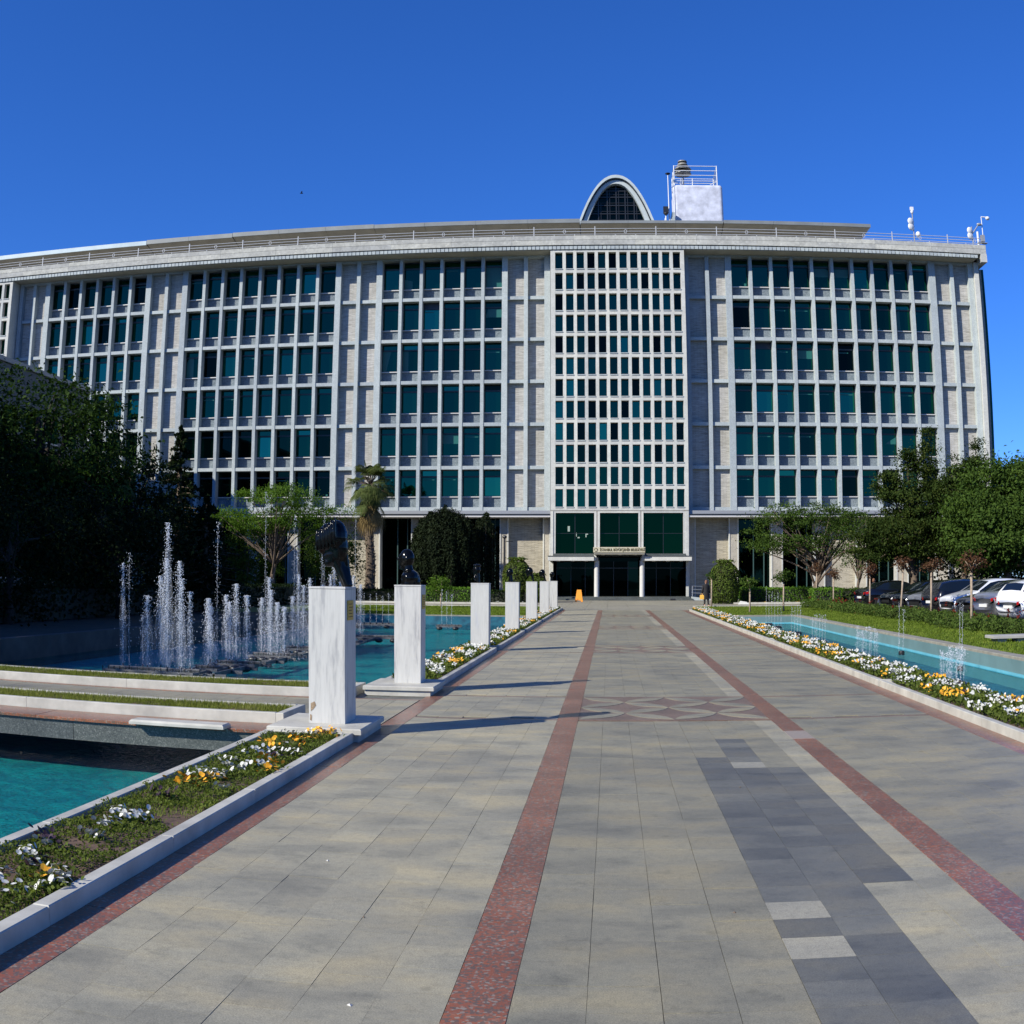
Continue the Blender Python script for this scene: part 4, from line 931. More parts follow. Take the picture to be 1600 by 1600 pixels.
def tree(label, cat_name, loc, ells, nclump, leaves, csize, lsize, lm, r=.2, top=None, nlimb=14, bark='bark', flat=.6, group=None, shell=.5, droop=0, aspect=.55, lean=(0, 0), cat='tree', trunk=True):
    x, y = loc; t = thing(cat_name, label, cat, (x, y, 0), group)
    E_ = [((e[0][0] + x, e[0][1] + y, e[0][2]), e[1]) for e in ells]
    me, C = crown_mesh(E_, nclump, leaves, csize, lsize, shell, flat, droop, aspect)
    link('crown', me, lm, t)
    if trunk:
        tp = top or (x, y, E_[0][0][2] + E_[0][1][2] * .3)
        part('trunk', trunk_mesh((x, y, -.05), tp, r, C, nlimb, lean=lean), M[bark], t, True, split=False)
    return t
# -- left group, deep in shade
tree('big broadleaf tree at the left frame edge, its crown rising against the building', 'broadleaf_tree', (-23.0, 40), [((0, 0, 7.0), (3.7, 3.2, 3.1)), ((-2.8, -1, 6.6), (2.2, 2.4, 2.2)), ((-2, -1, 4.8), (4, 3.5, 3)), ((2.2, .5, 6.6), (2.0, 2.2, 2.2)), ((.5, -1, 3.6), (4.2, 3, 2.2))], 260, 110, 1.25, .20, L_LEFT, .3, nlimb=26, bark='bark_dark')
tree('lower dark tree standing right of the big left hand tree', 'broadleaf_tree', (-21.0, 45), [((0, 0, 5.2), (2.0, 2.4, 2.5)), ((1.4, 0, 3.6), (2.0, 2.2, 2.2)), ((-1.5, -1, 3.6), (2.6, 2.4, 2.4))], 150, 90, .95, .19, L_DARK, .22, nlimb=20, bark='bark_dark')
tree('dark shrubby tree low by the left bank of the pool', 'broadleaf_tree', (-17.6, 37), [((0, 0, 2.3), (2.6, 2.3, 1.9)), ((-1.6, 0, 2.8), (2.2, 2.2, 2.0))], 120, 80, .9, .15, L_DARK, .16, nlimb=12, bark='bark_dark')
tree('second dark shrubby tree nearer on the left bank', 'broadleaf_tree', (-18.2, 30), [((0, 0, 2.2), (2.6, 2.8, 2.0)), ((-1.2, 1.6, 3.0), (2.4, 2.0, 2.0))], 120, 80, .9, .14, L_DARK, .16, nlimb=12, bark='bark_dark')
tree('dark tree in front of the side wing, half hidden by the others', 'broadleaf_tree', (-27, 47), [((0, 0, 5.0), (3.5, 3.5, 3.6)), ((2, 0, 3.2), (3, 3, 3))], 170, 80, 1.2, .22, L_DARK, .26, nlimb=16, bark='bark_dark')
def conifer(label, x, y, h, rb, lm, z0=.8, whorls=22, per=9, lsize=.17, leaves=34, name='conifer_tree', sag=.25, group=None, lean=0):
    t = thing(name, label, 'tree', (x, y, 0), group); tr = MB(); tr.path([(x, y, -.05), (x + lean * .4, y, h * .4), (x + lean * .7, y, h * .7), (x + lean, y, h)], [h * .022 + .05, h * .017 + .03, h * .01 + .02, .02], 8)
    P = []; 
    for w in range(whorls):
        u = w / (whorls - 1); z = z0 + (h - z0) * u; R_ = rb * (1 - u) ** .8 + .12; m = max(3, int(per * (1 - u * .55)))
        for k in range(m):
            a = rnd.uniform(0, 2 * PI); L_ = R_ * rnd.uniform(.55, 1.15); dz = rnd.uniform(-.1, .1)
            d = np.array([math.cos(a), math.sin(a), 0]); cx = x + lean * u
            s = np.linspace(.12, 1, leaves) ** .8; pts = np.array([cx, y, z + dz]) + d * (s * L_)[:, None]; pts[:, 2] += (-sag * L_ * s ** 1.6 + .12 * L_ * s)
            side = np.array([-d[1], d[0], 0]); pts += side * (rng.normal(0, 1, leaves) * L_ * .16 * (1.2 - s))[:, None]; pts[:, 2] += rng.normal(0, .05, leaves) - .03; P.append(pts)
            e = pts[-1]; tr.path([(cx, y, z + dz), tuple(pts[leaves // 2]), tuple(e)], [.035 * (1 - u) + .01, .02, .006], 4)
    P = np.concatenate(P); V, F = leaf_quads(P, lsize, None, .35, .6); link('crown', npmesh('crown', V, F), lm, t); part('trunk', tr, M['bark'], t, True, split=False); return t
conifer('slender dark spruce with a pointed tip rising before the brick panel', -20.6, 50, 8.7, 2.3, L_DARK, lsize=.22, per=13, leaves=40, whorls=26)
conifer('low dark conifer at the left bank beside the spruce', -17.6, 46, 5.0, 2.2, L_DARK, lsize=.22, per=12, whorls=18)
# off the left of the frame: tall trees that shade the left bank
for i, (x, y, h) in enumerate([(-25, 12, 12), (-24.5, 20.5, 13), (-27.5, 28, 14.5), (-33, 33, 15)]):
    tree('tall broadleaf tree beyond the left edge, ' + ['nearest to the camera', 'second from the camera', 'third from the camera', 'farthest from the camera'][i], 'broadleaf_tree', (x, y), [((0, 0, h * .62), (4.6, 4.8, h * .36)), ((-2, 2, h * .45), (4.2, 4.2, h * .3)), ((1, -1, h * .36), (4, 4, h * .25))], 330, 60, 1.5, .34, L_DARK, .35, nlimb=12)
# -- behind the left pool
tree('light green spreading tree behind the left pool', 'broadleaf_tree', (-22.6, 72), [((.3, 0, 7.1), (3.2, 2.6, .8)), ((-2.6, 0, 5.7), (2.9, 2.4, .6)), ((2.6, 0, 6.0), (3.0, 2.4, .7)), ((0, 0, 5.0), (4.0, 2.2, .6))], 250, 60, .8, .14, L_LIGHT, .2, top=(-22.6, 72, 4.8), nlimb=30, flat=.32, shell=.2)
for x, y in ((-25.5, 75), (-19.8, 76)):
    tree('shaded broadleaf tree low behind the light green one' + (', on its left' if x < -22 else ', on its right'), 'broadleaf_tree', (x, y), [((0, 0, 3.6), (2.2, 2, 1.7)), ((0.6, 0, 2.2), (2.0, 2, 1.6))], 100, 60, .8, .18, L_MID, .14, nlimb=10)
def cypress(label, x, y, spires, r0):
    t = thing('cypress_tree', label, 'tree', (x, y, 0)); P = []; Nn = []; tr = MB()
    for sx, sy, z0, zt, r in spires:
        k = int(2600 * r * (zt - z0) / 4); u = rng.uniform(0, 1, k); a = rng.uniform(0, 2 * PI, k); rr = r * np.sin(np.clip(u * .86 + .14, 0, 1) * PI) ** .6 * rng.uniform(.6, 1.18, k)
        p = np.stack([x + sx + rr * np.cos(a), y + sy + rr * np.sin(a), z0 + (zt - z0) * u], 1); P.append(p); Nn.append(np.stack([np.cos(a), np.sin(a), np.full(k, 1.2)], 1)); tr.path([(x, y, -.05), (x + sx, y + sy, z0 + .2), (x + sx, y + sy, zt - .3)], [.12, .08, .02], 5)
    if r0 > 1.5:
        k = 26000; d = rng.normal(size=(k, 3)); d /= np.linalg.norm(d, axis=1)[:, None]; rr = rng.uniform(.86, 1.03, k) * (1 + .05 * np.sin(np.arctan2(d[:, 1], d[:, 0]) * 13 + d[:, 2] * 2))
        P.append(np.array([x, y, 3.6]) + d * rr[:, None] * [2.45, 1.9, 3.0]); Nn.append(d + [0, 0, .9])
    P = np.concatenate(P); Nn = np.concatenate(Nn); P += rng.normal(0, .05, P.shape); V, F = leaf_quads(P, .20, Nn, .35, -1.6); link('crown', npmesh('crown', V, F), L_CYP, t); part('trunk', tr, M['bark'], t, True, split=False); return t
sp = []
for i in range(46):
    a = rnd.uniform(0, 2 * PI); r = 2.2 * math.sqrt(rnd.random()); sx, sy = r * math.cos(a), r * .7 * math.sin(a); h = 7.0 - .50 * (abs(sx + .1) ** 1.6) + rnd.uniform(-1.5, .25) - (1.3 if sy < -.8 else 0)
    sp.append((sx, sy, .7 + rnd.random() * .9, h, rnd.uniform(.3, .62)))
cypress('large dark many tipped cypress bush before the left facade', -11.95, 80, sp, 2)
cypress('narrow dark cypress just right of the large one', -9.2, 82, [(0, 0, .4, 6.5, .75), (.5, 0, .4, 5.6, .5), (-.5, .2, .4, 6.1, .55)], 1)
def fan_palm(label, x, y, zt, R_, name='fan_palm', dry=True, nf=58, lm=None, wid=1.0):
    t = thing(name, label, 'palm', (x, y, 0)); tr = MB(); n = 16
    tr.path([(x + .12 * math.sin(i * .35), y, -.05 + zt * .93 * i / n) for i in range(n + 1)], [.34 * (1.15 - .45 * i / n) for i in range(n + 1)], 12); part('trunk', tr, M['bark'], t, True, split=False)
    st = MB()
    for i in range(240):
        a = rnd.uniform(0, 2 * PI); z = rnd.uniform(.3, zt * .68); r = .34 * (1.1 - .4 * z / zt); p = Vector((x + .12 * math.sin(z / (zt * .93) * n * .35) + r * math.cos(a), y + r * math.sin(a), z)); st.tube(p, p + Vector((.11 * math.cos(a), .11 * math.sin(a), .09)), .04, .015, 4)
    part('frond_stub', st, M['bark'], t)['kind'] = 'stuff'
    def fronds(count, el0, el1, L0, L1, m, name):
        VV = []; FF = []; n0 = 0; ax = MB()
        for i in range(count):
            a = rnd.uniform(0, 2 * PI); el = rnd.uniform(el0, el1); L_ = rnd.uniform(L0, L1); d = Vector((math.cos(a) * math.cos(el), math.sin(a) * math.cos(el), math.sin(el))); o = Vector((x, y, zt - .4 - (rnd.random() * .8 if el < -.8 else 0)))
            e = o + d * L_; ax.path([o, o + d * L_ * .5, e], [.03, .022, .012], 4); side = d.cross(Vector((0, 0, 1))).normalized(); up = side.cross(d).normalized()
            for k in range(17):
                th = (k / 16 - .5) * 2.6; dd = (d * math.cos(th) + side * math.sin(th)).normalized(); fl = L_ * .72 * (1 - .18 * abs(th)); m1 = e + dd * fl * .6; tip = e + dd * fl + Vector((0, 0, -fl * (.55 if el > -1.0 else .5))); wv = dd.cross(up) * (.04 * wid)
                VV += [tuple(e), tuple(m1 + wv), tuple(tip), tuple(m1 - wv)]; FF.append((n0, n0 + 1, n0 + 2, n0 + 3)); n0 += 4
        o = link(name, npmesh(name, VV, FF), m, t); part('frond_stalk', ax, M['bark'], t, split=False)
    fronds(nf, -.95, 1.4, R_ * .50, R_ * .78, lm or L_PALM, 'crown')
    if dry: fronds(34, -1.50, -1.15, R_ * .5, R_ * 1.15, L_DRY, 'dry_fronds')
    return t
fan_palm('tall fan palm with a brown skirt of dry fronds in front of the left facade', -17.65, 80, 8.9, 1.75, wid=.9, nf=80)
fan_palm('shaded palm crown showing among the dark trees on the left bank', -21.1, 42.5, 6.2, 1.5, dry=False, nf=40)
# -- right group
tree('wispy spreading tree with a forked leaning trunk on the right lawn', 'broadleaf_tree', (13.1, 70), [((-.6, 0, 5.6), (3.5, 2.2, .95)), ((-2.8, 0, 4.1), (2.0, 1.8, .9)), ((1.8, 0, 5.1), (2.3, 1.8, 1.1)), ((.2, 0, 3.7), (2.9, 1.6, .8))], 270, 60, .75, .14, L_MID, .2, top=(13.9, 70, 3.4), nlimb=40, flat=.3, shell=.1)
tree('bare limbed shrub tree with a few leaves before the right brick wall', 'broadleaf_tree', (15.6, 68), [((0, 0, 2.9), (1.7, 1.2, 1.3)), ((.6, 0, 4.6), (1.8, 1.2, .8))], 60, 30, .6, .13, L_MID, .12, top=(15.6, 68, 3.0), nlimb=26, shell=.3)
tree('broad dark cedar before the right end bays, its tips over the top windows', 'cedar_tree', (17.5, 62), [((0, 0, 4.0), (2.9, 2.4, 1.7)), ((.2, 0, 5.9), (2.2, 2.0, 1.5)), ((.7, 0, 7.7), (1.1, 1.1, 1.3)), ((-1.3, 0, 6.8), (.9, 1.0, 1.0)), ((1.0, 0, 9.2), (.4, .4, 1.1)), ((-.2, 0, 8.3), (.45, .45, .9)), ((1.9, 0, 6.6), (.9, 1, .8)), ((-2.2, -.2, 3.6), (1.5, 1.5, 1.3))], 470, 90, .6, .15, L_CED, .26, nlimb=26, flat=.42, shell=.35)
tree('cedar with a leaning trunk between the broad cedar and the round tree', 'cedar_tree', (20.0, 60.5), [((0, 0, 3.8), (2.0, 2.0, 1.6)), ((.4, 0, 5.7), (1.6, 1.6, 1.5)), ((.9, 0, 7.4), (1.0, 1, 1.2)), ((-.7, 0, 6.6), (.8, .8, .8)), ((1.3, 0, 8.7), (.4, .4, .9)), ((-.2, 0, 7.9), (.5, .5, .8))], 300, 90, .6, .15, L_CED, .2, top=(21.0, 60.5, 7.4), nlimb=20, flat=.42, shell=.35)
tree('large round dense green tree at the right frame edge', 'broadleaf_tree', (21.2, 56), [((0, 0, 5.3), (3.1, 2.8, 2.6)), ((-1.0, -.5, 4.0), (2.6, 2.6, 1.9)), ((2.6, 0, 5.0), (3, 2.8, 2.5)), ((0.5, 0, 3.4), (3.2, 2.6, 1.6)), ((1.5, 0, 6.3), (2.4, 2.2, 1.7))], 760, 100, .8, .18, L_MID, .28, nlimb=20)
tree('dark tree closing the view beyond the parked cars', 'broadleaf_tree', (27, 66), [((0, 0, 4.6), (4.5, 3, 3.4)), ((-4, 0, 3.2), (3.5, 2.5, 2.8))], 200, 70, 1.2, .25, L_DARK, .28, nlimb=12)
tree('small leafy tree under the round one at the right', 'broadleaf_tree', (20.0, 57), [((0, 0, 2.1), (.7, .7, 1.1))], 30, 40, .4, .13, L_MID, .06, nlimb=8)
def dome_shrub(label, x, y, r, h, lm, name='topiary_dome'):
    t = thing(name, label, 'shrub', (x, y, 0)); k = 5200; u = rng.uniform(0, 1, k); a = rng.uniform(0, 2 * PI, k)
    prof = np.where(u < .62, .82 + .18 * np.sin(u / .62 * PI / 2), np.cos(np.clip((u - .62) / .38, 0, 1) * PI / 2) ** .62); rr = r * prof * rng.uniform(.93, 1.03, k)
    P = np.stack([x + rr * np.cos(a), y + rr * np.sin(a), .05 + h * u], 1); P = np.concatenate([P, np.array([x, y, h]) + rng.normal(size=(500, 3)) * [r * .3, r * .3, .05]])
    nr = P - np.array([x, y, h * .4]); nr /= np.linalg.norm(nr, axis=1)[:, None]; V, F = leaf_quads(P, .13, nr * 1.5, .7); link('crown', npmesh('crown', V, F), lm, t)
    c = MB(); c.lathe((x, y, 0), [(r * .75, .05), (r * .88, h * .5), (r * .6, h * .85), (0, h * .93)], 14); part('stem_core', c, M['earth'], t); return t
dome_shrub('clipped dome shrub between the pedestals and the left brick wall', -6.35, 76, .98, 3.0, L_TOP)
dome_shrub('lower olive shrub beside the left clipped dome', -5.0, 75.5, .75, 1.9, L_TOP, 'round_shrub')
dome_shrub('clipped egg shaped shrub right of the entrance, behind the woman', 7.5, 71.5, .98, 2.75, L_TOP)
def standard(label, x, y, h, cr, lm, kind='standard_shrub', lean=0.0, group=None, n=24, ls=.11, leaves=34, cz=.8):
    t = thing(kind, label, 'small tree', (x, y, 0), group)
    me, C = crown_mesh([((x + lean, y, h - cr * cz), (cr, cr, cr * cz))], n, leaves, cr * .55, ls, .3, .6); link('crown', me, lm, t)
    tr = MB(); f = (x + lean, y, h - cr * cz * 1.8); tr.path([(x, y, -.03), (x + lean * .4, y, (h - cr * 2) * .5), f], [.05, .042, .04], 7)
    for i in range(9):
        c = C[rnd.randrange(len(C))]; tr.path([f, tuple((np.array(f) + c) / 2 + [0, 0, .03]), tuple(c)], [.028, .018, .008], 5)
    part('trunk', tr, M['bark_pale'], t, True, split=False); return t
red = [(12.75, 67.2, 2.5, 'leftmost of the red crowned standards'), (12.75, 61.8, 2.2, 'slim one by the end of the low hedge'), (12.7, 52.65, 2.35, 'before the first dark parked car'), (12.4, 45.7, 2.55, 'with forked stem before the two dark parked cars'), (12.34, 40.9, 2.4, 'before the dark hatchback'), (11.25, 32.8, 2.45, 'nearest of the row, before the silver saloon')]
for i, (x, y, h, s_) in enumerate(red):
    standard('small standard tree with bronze red leaves, ' + s_, x, y, h, .40 + .03 * (i % 3), L_RED, lean=[.05, 0, 0, .12, 0, -.02][i], group='red leaved standard trees beside the car park', n=24, leaves=20, ls=.095)
standard('small green standard tree by the right pool, left one', 6.75, 52.7, 1.75, .38, L_MID, n=18, leaves=26)
standard('small green standard tree by the right pool, right one', 8.65, 54.3, 2.05, .45, L_MID, n=18, leaves=26)
standard('thin green standard tree in front of the egg shaped shrub', 5.95, 64.1, 2.0, .3, L_MID, n=12, leaves=20)
standard('light green standard tree on the lawn between the second and third pedestals', -9.35, 61, 1.75, .62, L_LIGHT, n=34, leaves=40)
standard('darker standard tree on the lawn between the third and fourth pedestals', -6.9, 61, 1.15, .42, L_MID, n=26, leaves=34)
def hedge(label, x0, x1, y0, y1, h, lm, name='hedge', dens=240, ls=.10, rough=.05, kind=None):
    t = thing(name, label, 'hedge', ((x0 + x1) / 2, (y0 + y1) / 2, 0)); A = 2 * (x1 - x0 + y1 - y0) * h + (x1 - x0) * (y1 - y0); k = int(A * dens)
    P = rng.uniform(0, 1, (k, 3)) * [x1 - x0, y1 - y0, h] + [x0, y0, 0]; f = rng.integers(0, 6, k)
    w = np.array([(x1 - x0) * (y1 - y0), (x1 - x0) * h, (y1 - y0) * h, (y1 - y0) * h]); w = w / w.sum(); f = rng.choice(4, k, p=w)
    P[f == 0, 2] = h; P[f == 1, 1] = y0; P[f == 2, 0] = x0; P[f == 3, 0] = x1; P += rng.normal(size=P.shape) * rough
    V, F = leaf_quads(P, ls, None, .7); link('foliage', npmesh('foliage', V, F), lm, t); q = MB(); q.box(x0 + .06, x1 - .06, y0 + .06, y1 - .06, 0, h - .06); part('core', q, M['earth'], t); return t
hedge('long clipped light green hedge right of the egg shaped shrub', 8.8, 15.5, 73.2, 74.4, .95, L_HEDGE)
hedge('darker clipped hedge block nearer the car park, right of the long hedge', 12.2, 13.9, 64.8, 66.5, .95, L_HEDGE)
hedge('clipped hedge running behind the parked cars', 14.0, 24, 66.8, 67.8, .9, L_MID)
hedge('clipped bright hedge seen through the fountains behind the left pool', -27.2, -19.3, 66.6, 67.8, .95, L_HEDGE)
hedge('low clipped hedge behind the lawn between the second and third pedestals', -13.2, -8.9, 72.6, 73.6, .95, L_HEDGE)
hedge('dark low hedge at the foot of the palm and cypress', -19.5, -5.2, 75.2, 76.6, .75, L_DARK, dens=120, ls=.14)
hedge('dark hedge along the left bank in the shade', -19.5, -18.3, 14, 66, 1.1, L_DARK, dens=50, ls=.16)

# -- grass
def grass(name, rects, n, h, lm, z=0.0, width=.012, lean=.5, parent=None, kind='stuff'):
    A = np.array([(r[1] - r[0]) * (r[3] - r[2]) for r in rects]); idx = rng.choice(len(rects), n, p=A / A.sum()); R_ = np.array(rects)[idx]
    X = R_[:, 0] + (R_[:, 1] - R_[:, 0]) * rng.random(n); Y = R_[:, 2] + (R_[:, 3] - R_[:, 2]) * rng.random(n)
    a = rng.uniform(0, 2 * PI, n); hh = h * rng.uniform(.5, 1.4, n); ln = rng.normal(0, lean, n) * hh; dx, dy = np.cos(a), np.sin(a); w = width * rng.uniform(.7, 1.3, n)
    B0 = np.stack([X - dy * w, Y + dx * w, np.full(n, z)], 1); B1 = np.stack([X + dy * w, Y - dx * w, np.full(n, z)], 1); T = np.stack([X + dx * ln, Y + dy * ln, z + hh], 1)
    V = np.stack([B0, B1, T], 1).reshape(-1, 3); F = np.arange(3 * n).reshape(-1, 3); o = link(name, npmesh(name, V, F), lm, parent)
    if kind: o['kind'] = kind
    return o
M['lawn'] = plain('lawn turf', (0.095, 0.135, 0.02), .95, var=.3, scale=2.5, bmp=.5)
q = MB(); q.sheet(-40, -3.36, PY1 + .3, 64.3, -.012); q.sheet(QX0 - .15, 12.6, QY1 + .3, 64.3, -.012); q.sheet(QX1 + .34, 12.85, 2, QY1 + .3, -.012); struct('lawn', q, M['lawn'])
grass('lawn_grass', [(8.36, 12.8, 20, 48), (5.0, 12.6, 48, 64)], 90000, .05, L_GRASS, -.012, .018, .5)
grass('lawn_grass', [(-15, -3.4, 48, 64)], 40000, .05, L_GRASS, -.012, .022, .5)
grass('planter_grass', [(-13.1, -3.6, 11.62, 12.33), (-13.1, -3.52, 14.42, 15.23)], 60000, .05, L_DRYG, .08, .005, .6)
# rose bushes between the lawn and the car park
def bushes(name, label, pts, n, h, lm, ls):
    P = np.array(pts)[rng.integers(0, len(pts), n)]; r = rng.uniform(.25, 1, n) ** .5; a = rng.uniform(0, 2 * PI, n); u = rng.random(n)
    Q = np.stack([P[:, 0] + P[:, 2] * r * np.cos(a), P[:, 1] + P[:, 2] * r * np.sin(a), h * u ** .7 * (1.15 - .5 * r) * P[:, 3]], 1); V, F = leaf_quads(Q, ls, None, .65); return V, F
pts = []; y = 20.0
while y < 62:
    for k in range(3): pts.append((11.9 + rnd.uniform(-.75, .7) - (.35 if y < 34 else 0), y + rnd.uniform(-.3, .3), rnd.uniform(.35, .6), rnd.uniform(.75, 1.25)))
    y += .45
V, F = bushes('', '', pts, 60000, .42, L_ROSE, .08); o = link('rose_border', npmesh('rose_border', V, F), L_ROSE); tag(o, None, None, None, 'stuff')
P = np.array([[p[0] + rnd.uniform(-.4, .4), p[1] + rnd.uniform(-.3, .3), .5 * p[3] + rnd.uniform(0, .12)] for p in pts for _ in range(2) if rnd.random() < .5]); P = P[::6]; P = np.repeat(P, 9, 0) + rng.normal(size=(len(P) * 9, 3)) * .035
V, F = leaf_quads(P, .07, None, .9); o = link('rose_blooms', npmesh('rose_blooms', V, F), leaf_mat('dark red petals', [(0, (.07, .01, .008)), (1, (.15, .025, .015))], .1)); tag(o, None, None, None, 'stuff')

# -- pansies
def flower_template(cols):
    """one pansy bloom of five cupped petals facing +Z"""
    V = []; F = []
    for k in range(5):
        a = 2 * PI * k / 5 + .3; ca, sa = math.cos(a), math.sin(a); px, py = -sa, ca; b = len(V); up = .04 * (k % 2)
        V += [(0, 0, 0)] + [(ca * u + px * w, sa * u + py * w, h + up) for u, w, h in ((.30, .42, .10), (.62, .58, .20), (.92, .40, .24), (1.0, 0, .17), (.92, -.40, .26), (.62, -.58, .18), (.30, -.42, .08))]
        F.append(tuple(range(b, b + 8)))
    return np.array(V), F
FT, FF_ = flower_template(None)
def petal_mat(name, c, c2):
    m, nt, b = new_mat(name); g = N(nt, 'ShaderNodeNewGeometry').outputs['Random Per Island']; nt.links.new(ramp(nt, g, [(0, c), (1, c2)]), b.inputs['Base Color']); b.inputs['Roughness'].default_value = .6; b.inputs['Subsurface Weight'].default_value = 0
    return m
M['white_petal'] = petal_mat('white petals', (.44, .44, .38), (.62, .62, .57)); M['yellow_petal'] = petal_mat('golden yellow petals', (.62, .26, .01), (.78, .42, .02)); M['dark_petal'] = petal_mat('maroon black petals', (.012, .004, .012), (.03, .01, .02))
M['white_petal2'] = petal_mat('creamy petals', (.6, .58, .42), (.72, .7, .55))
def blooms(P, size, name, m, parent=None, world=True):
    n = len(P); k = len(FT); rot = rng.uniform(0, 2 * PI, n); tl = rng.normal(0, .5, (n, 2)); tl[:, 1] -= .55
    s = size * rng.uniform(.7, 1.2, n); c, s_ = np.cos(rot), np.sin(rot)
    X = FT[None, :, 0] * c[:, None] - FT[None, :, 1] * s_[:, None]; Y = FT[None, :, 0] * s_[:, None] + FT[None, :, 1] * c[:, None]; Z = np.repeat(FT[None, :, 2], n, 0)
    Z2 = Z + X * tl[:, :1] - Y * tl[:, 1:] * 1.0; sc = 1 / np.sqrt(1 + tl ** 2)
    V = np.stack([X * sc[:, :1], Y * sc[:, 1:], Z2 * .8], -1) * s[:, None, None] + P[:, None, :]
    F = (np.arange(n)[:, None, None] * k + np.array(FF_)[None]).reshape(-1, 8)
    return link(name, npmesh(name, V.reshape(-1, 3), F), m, parent, world=world)
def flower_strip(x0, x1, y0, y1, dens, yellow, z=.10, tagn='pansies', avoid=()):
    A = (x1 - x0) * (y1 - y0); k = int(A * dens); P = np.stack([rng.uniform(x0, x1, k), rng.uniform(y0, y1, k), z + rng.uniform(0.02, .10, k)], 1)
    for ya, yb, xa, xb in avoid: P = P[~((P[:, 1] > ya) & (P[:, 1] < yb) & (P[:, 0] > xa) & (P[:, 0] < xb))]
    g = np.sin(P[:, 0] * 5.1 + 1.3 * np.sin(P[:, 1] * 1.7)) + np.sin(P[:, 1] * 2.3 + P[:, 0] * 2) + rng.normal(0, .35, len(P)); ye = g > 2.0 - yellow * 3.2; gap = (np.sin(P[:, 0] * 9 + P[:, 1] * 3.3) + np.sin(P[:, 1] * 5.7 - P[:, 0] * 4)) < .3
    da = (rng.random(len(P)) < .05) | ((np.sin(P[:, 1] * 7.7 + P[:, 0] * 13) + rng.normal(0, .25, len(P))) > 1.15); keep = ~gap
    for sel, m, nm in ((keep & ~ye & ~da, 'white_petal', 'white_pansies'), (keep & ye & ~da, 'yellow_petal', 'yellow_pansies'), (keep & da, 'dark_petal', 'dark_pansies')):
        if sel.sum() > 2: o = blooms(P[sel], .0190, nm, M[m]); o['kind'] = 'stuff'
    k = int(A * dens * 2.4); Q = np.stack([rng.uniform(x0, x1, k), rng.uniform(y0, y1, k), z - .03 + rng.uniform(0, .09, k)], 1); V, F = leaf_quads(Q, .06, None, .55); o = link('pansy_leaves', npmesh('pansy_leaves', V, F), L_WEED); o['kind'] = 'stuff'
for b in beds_right: flower_strip(b[0] + .13, b[1] - .10, max(b[2], 7) + .1, b[3] - .12, 430 if b[3] < 30 else 330, .46)
for b in beds_left[1:]:
    av = [(p - .45, p + .45, -3.05, -2.5) for p in PED_Y]; flower_strip(b[0] + .1, b[1] - .12, b[2] + .12, b[3] - .12, 400, .44, avoid=av)
flower_strip(-15, -5.4, 71.0, 71.5, 60, .1, z=.05); flower_strip(9.2, 13, 71.4, 71.9, 60, .5, z=.05)
# near bed: weeds everywhere but on the bare patches, then each pansy plant on its own
k = 26000; P = np.stack([rng.uniform(-3.23, -2.57, k), rng.uniform(2.6, 10.3, k) , np.zeros(k)], 1)
gapf = np.sin(P[:, 0] * 6.0 + 2.2) + np.sin(P[:, 1] * 1.9 + .6) + .5 * np.sin(P[:, 1] * 5.1 + P[:, 0] * 7); bare = ((P[:, 0] > -3.0) & (P[:, 1] > 4.4) & (P[:, 1] < 6.7) & (gapf > -1.0)) & (rng.random(k) < .95)
P = P[~bare]; P[:, 2] = .062 + rng.uniform(0, .05, len(P)) * (1 + .5 * np.sin(P[:, 1] * 9)); V, F = leaf_quads(P, .021, None, .6); o = link('ground_cover', npmesh('ground_cover', V, F), L_WEED); o['kind'] = 'stuff'
o = grass('ground_cover_grass', [(-3.23, -2.57, 2.6, 4.6), (-3.23, -2.57, 6.4, 10.3)], 7000, .035, L_GRASS, .06, .003, .8)
def pansy_mesh(nb, m):
    P = np.stack([rng.normal(0, .042, nb), rng.normal(0, .048, nb), rng.uniform(.045, .10, nb)], 1); n = nb
    o = blooms(P, .0185, 'bloom', m, None); me = o.data; bpy.data.objects.remove(o); return me
lv, lf = leaf_quads(np.stack([rng.normal(0, .045, 46), rng.normal(0, .045, 46), rng.uniform(.0, .06, 46)], 1), .036, None, .55); pl = npmesh('leaves', lv, lf); pl.materials.append(L_WEED)
pm_ = {c: [pansy_mesh(nb, M[c]) for nb in (7, 10, 13)] for c in ('white_petal', 'yellow_petal', 'dark_petal')}
